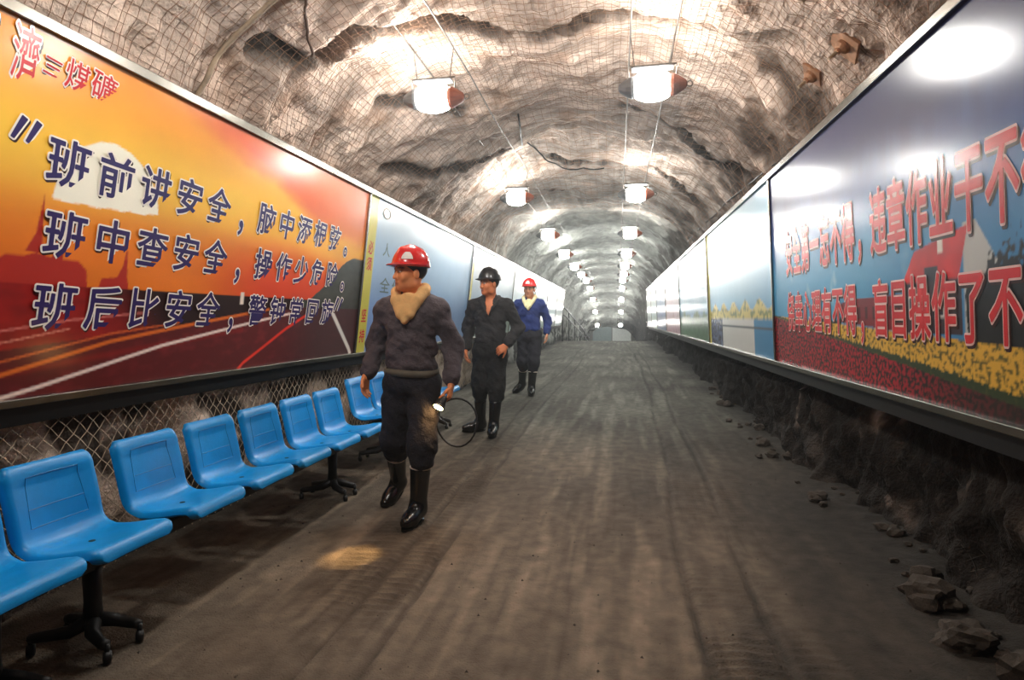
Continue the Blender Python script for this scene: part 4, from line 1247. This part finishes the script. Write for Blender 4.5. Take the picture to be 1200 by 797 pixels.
J2 = dict(head=(-.005, -.04, 1.60), shL=(.185, .0, 1.375), shR=(-.185, .02, 1.375),
          elL=(.30, .04, 1.14), wrL=(.20, -.16, .955), handL=dict(D=(-.72, -.35, -.5), N=(-.1, .9, -.2), t=1, curl=(.5, .7, .5)),
          elR=(-.26, .09, 1.14), wrR=(-.265, .0, .90), handR=dict(D=(0, -.15, -1), N=(1, 0, 0), t=1, curl=(.4, .5, .4)),
          hipL=(.085, 0, .90), knL=(.075, -.05, .50), anL=(.05, -.09, .094), toeL=(.10, -1, 0),
          hipR=(-.085, 0, .90), knR=(-.11, -.01, .50), anR=(-.135, .13, .098), toeR=(-.75, -.66, 0))
person('man in black helmet and open black jacket, middle of the three walkers', (-1.345, 6.86, float(zfloor(6.86)) + .012), .0, 1.01, J2, (-.75, .0), (206, 122, 78), M_JBLK, M_TBLK, M_BLKH, None, None, True, lining=False, hb=.0065, neckv=1.27)
J3 = dict(head=(0, -.03, 1.60), shL=(.18, .0, 1.375), shR=(-.18, .0, 1.375),
          elL=(.27, .05, 1.14), wrL=(.27, -.02, .93), handL=dict(D=(.02, -.15, -1), N=(-1, -.2, 0), t=-1, curl=(.35, .45, .35)),
          elR=(-.25, .10, 1.14), wrR=(-.215, .14, .91), handR=dict(D=(.1, .15, -1), N=(1, 0, 0), t=1, curl=(.4, .5, .4)),
          hipL=(.085, 0, .90), knL=(.075, -.08, .50), anL=(.045, -.09, .094), toeL=(.2, -1, 0),
          hipR=(-.085, 0, .90), knR=(-.10, .0, .50), anR=(-.165, .25, .14), toeR=(-.45, -.75, -.35))
person('man in red helmet and blue jacket, farthest of the three walkers', (-1.36, 10.15, float(zfloor(10.15)) + .01), -.05, 1.035, J3, (-.05, .0), (214, 150, 116), M_JBLUE, M_TNAVY, M_REDH, (M_WHITE, .0), M_TOWELW, hb=.0065, neckv=1.30)

# hand lamp of the first man
M_LENS = mat('lit_hand_lamp_lens', (255, 230, 190), .3, emit=(255, 196, 120), emit_s=60)
LP = Vector((-1.325 + .228, 4.08 - .125, p1z + .775)); LT = Vector((-1.43, 3.36, 0.0))
ldir = (LT - LP).normalized()
hl = thing('hand_lamp', 'lit miner lamp with looped cable held by the man in grey', 'lamp', LP)
Rl = ldir.to_track_quat('Z', 'Y').to_matrix()
m = MB(); m.lathe([(.012, -.055), (.024, -.05), (.027, -.02), (.034, .0), (.036, .02)], (0, 0, 0), 16, Rl); m.build('lamp_housing', M_BLACK, hl, True)
m = MB(); m.lathe([(.036, .018), (.04, .02), (.04, .028), (.033, .03)], (0, 0, 0), 16, Rl); m.build('bezel', M_STEEL, hl, True)
m = MB(); m.lathe([(.033, .0285), (.03, .034), (.012, .038)], (0, 0, 0), 16, Rl); m.build('lens', M_LENS, hl, True)
pts = [tuple(-ldir * .05)]
for k in range(25):
    a = math.radians(150 - k * 15)
    pts.append((.085 + .135 * math.cos(a), .07 + .02 * math.sin(a * 2), -.13 + .155 * math.sin(a)))
m = MB(); m.tube(pts, .0065, 6); m.build('cable', M_BLACK, hl, True)
sl = bpy.data.lights.new('hand_lamp_beam', 'SPOT'); sl.energy = 80; sl.color = (1, .62, .25); sl.spot_size = math.radians(19); sl.spot_blend = .8; sl.shadow_soft_size = .02
so = bpy.data.objects.new('hand_lamp_beam', sl); COL.objects.link(so); so.parent = hl
so.location = ldir * .045; so.rotation_euler = ldir.to_track_quat('-Z', 'Y').to_euler()

# ------------------------------------------------------------------ handrail at the far left, rubble, stones
pts = [(-2.46, 29.6, 1.8), (-2.44, 31.5, 1.72), (-2.3, 36, 1.2), (-2.1, 41, .6), (-1.95, 46, -.1)]
t = thing('handrail', 'grey sloping handrail past the last board on the left', 'handrail', (-2.46, 29.6, 0.9))
for nm, dz in (('top_rail', 0), ('lower_rail', -.35)):
    m = MB(); m.tube([(p[0] + 2.46, p[1] - 29.6, p[2] - .9 + dz) for p in pts], .035, 8); m.build(nm, M_CAPG, t, True)
for k in range(6):
    y = 29.7 + k * 3.1; q = [np.interp(y, [p[1] for p in pts], [p[i] for p in pts]) for i in (0, 2)]
    zb = float(zfloor(y))
    m = MB(); m.tube([(q[0] + 2.46, y - 29.6, q[1] - .9), (q[0] + 2.46, y - 29.6, zb - .9)], .028, 8); m.build('rail_post', M_DARKMET, t, True)

M_STONE = mat('dark_broken_stone', (70, 62, 54), .95, var=.35, nscale=12, bump=.5, bscale=30)
def stone_mesh(seed):
    bm = bmesh.new(); bmesh.ops.create_icosphere(bm, subdivisions=3 if seed < 3 else 2, radius=1)
    for v in bm.verts:
        n = float(fbm(v.co.x * 1.1 + seed * 7.1, v.co.y * 1.1, v.co.z * 1.1, 4)); v.co *= 1 + .8 * n
        v.co.z *= .72
    me = bpy.data.meshes.new('stone'); bm.to_mesh(me); bm.free(); me.materials.append(M_STONE); return me
SM = [stone_mesh(i) for i in range(6)]
big = [(1.5, 2.5, .12), (1.38, 2.8, .085), (1.4, 3.2, .09)]
for i in range(64):
    if i < 3: x, y, r = big[i]
    else:
        y = 2.2 + 9 * random.random() ** 1.3; r = .018 + .05 * random.random() ** 2; x = 1.38 + .35 * random.random() - .10 * (y > 5)
    o = bpy.data.objects.new('rubble_stone', SM[i % 6]); COL.objects.link(o)
    o.scale = (r, r * random.uniform(.8, 1.3), r); o.rotation_euler = (0, 0, random.uniform(0, 6))
    o.location = (x, y, floor_z(x, y) + r * .42)
    tag(o, 'brown broken stone in the rubble along the foot of the right wall' if i >= 3 else ('largest pale brown stone at the right picture edge', 'rounded brown stone just left of the largest stone', 'brown stone behind the largest stone by the right wall')[i], 'stone', 'loose stones along the right wall')
v = []; f = []
ico = [(0, 0, 1), (.9, 0, .1), (-.4, .8, 0), (-.5, -.8, .1), (0, 0, -.6)]; icf = [(0, 1, 2), (0, 2, 3), (0, 3, 1), (4, 2, 1), (4, 3, 2), (4, 1, 3)]
for i in range(900):
    y = 1.3 + 9 * random.random() ** 1.5; x = random.uniform(-2.4, 1.5); r = .003 + .007 * random.random() ** 3
    z = floor_z(x, y); n = len(v)
    a = random.uniform(0, 6.28); ca, sa = math.cos(a) * r, math.sin(a) * r
    v += [(x + p[0] * ca - p[1] * sa, y + p[0] * sa + p[1] * ca, z + p[2] * r) for p in ico]; f += [tuple(q + n for q in t_) for t_ in icf]
tag(mesh_obj('floor_grit', v, f, M_STONE), 'scattered grit and pebbles on the dirt floor', 'grit', kind='stuff')

# ------------------------------------------------------------------ dusty air
hz = bpy.data.materials.new('dusty_air'); hz.use_nodes = True
nt = hz.node_tree; nt.nodes.clear()
ou = nt.nodes.new('ShaderNodeOutputMaterial'); vs_ = nt.nodes.new('ShaderNodeVolumeScatter')
vs_.inputs['Color'].default_value = (.93, .97, 1, 1); vs_.inputs['Density'].default_value = 0.0032; vs_.inputs['Anisotropy'].default_value = 0.75
nt.links.new(vs_.outputs[0], ou.inputs['Volume'])
mb = MB(); mb.box((-.45, 25, 0), (7, 55, 10))
tag(mb.build('dusty_air', hz), 'thin dusty haze filling the tunnel air', 'haze', kind='stuff')
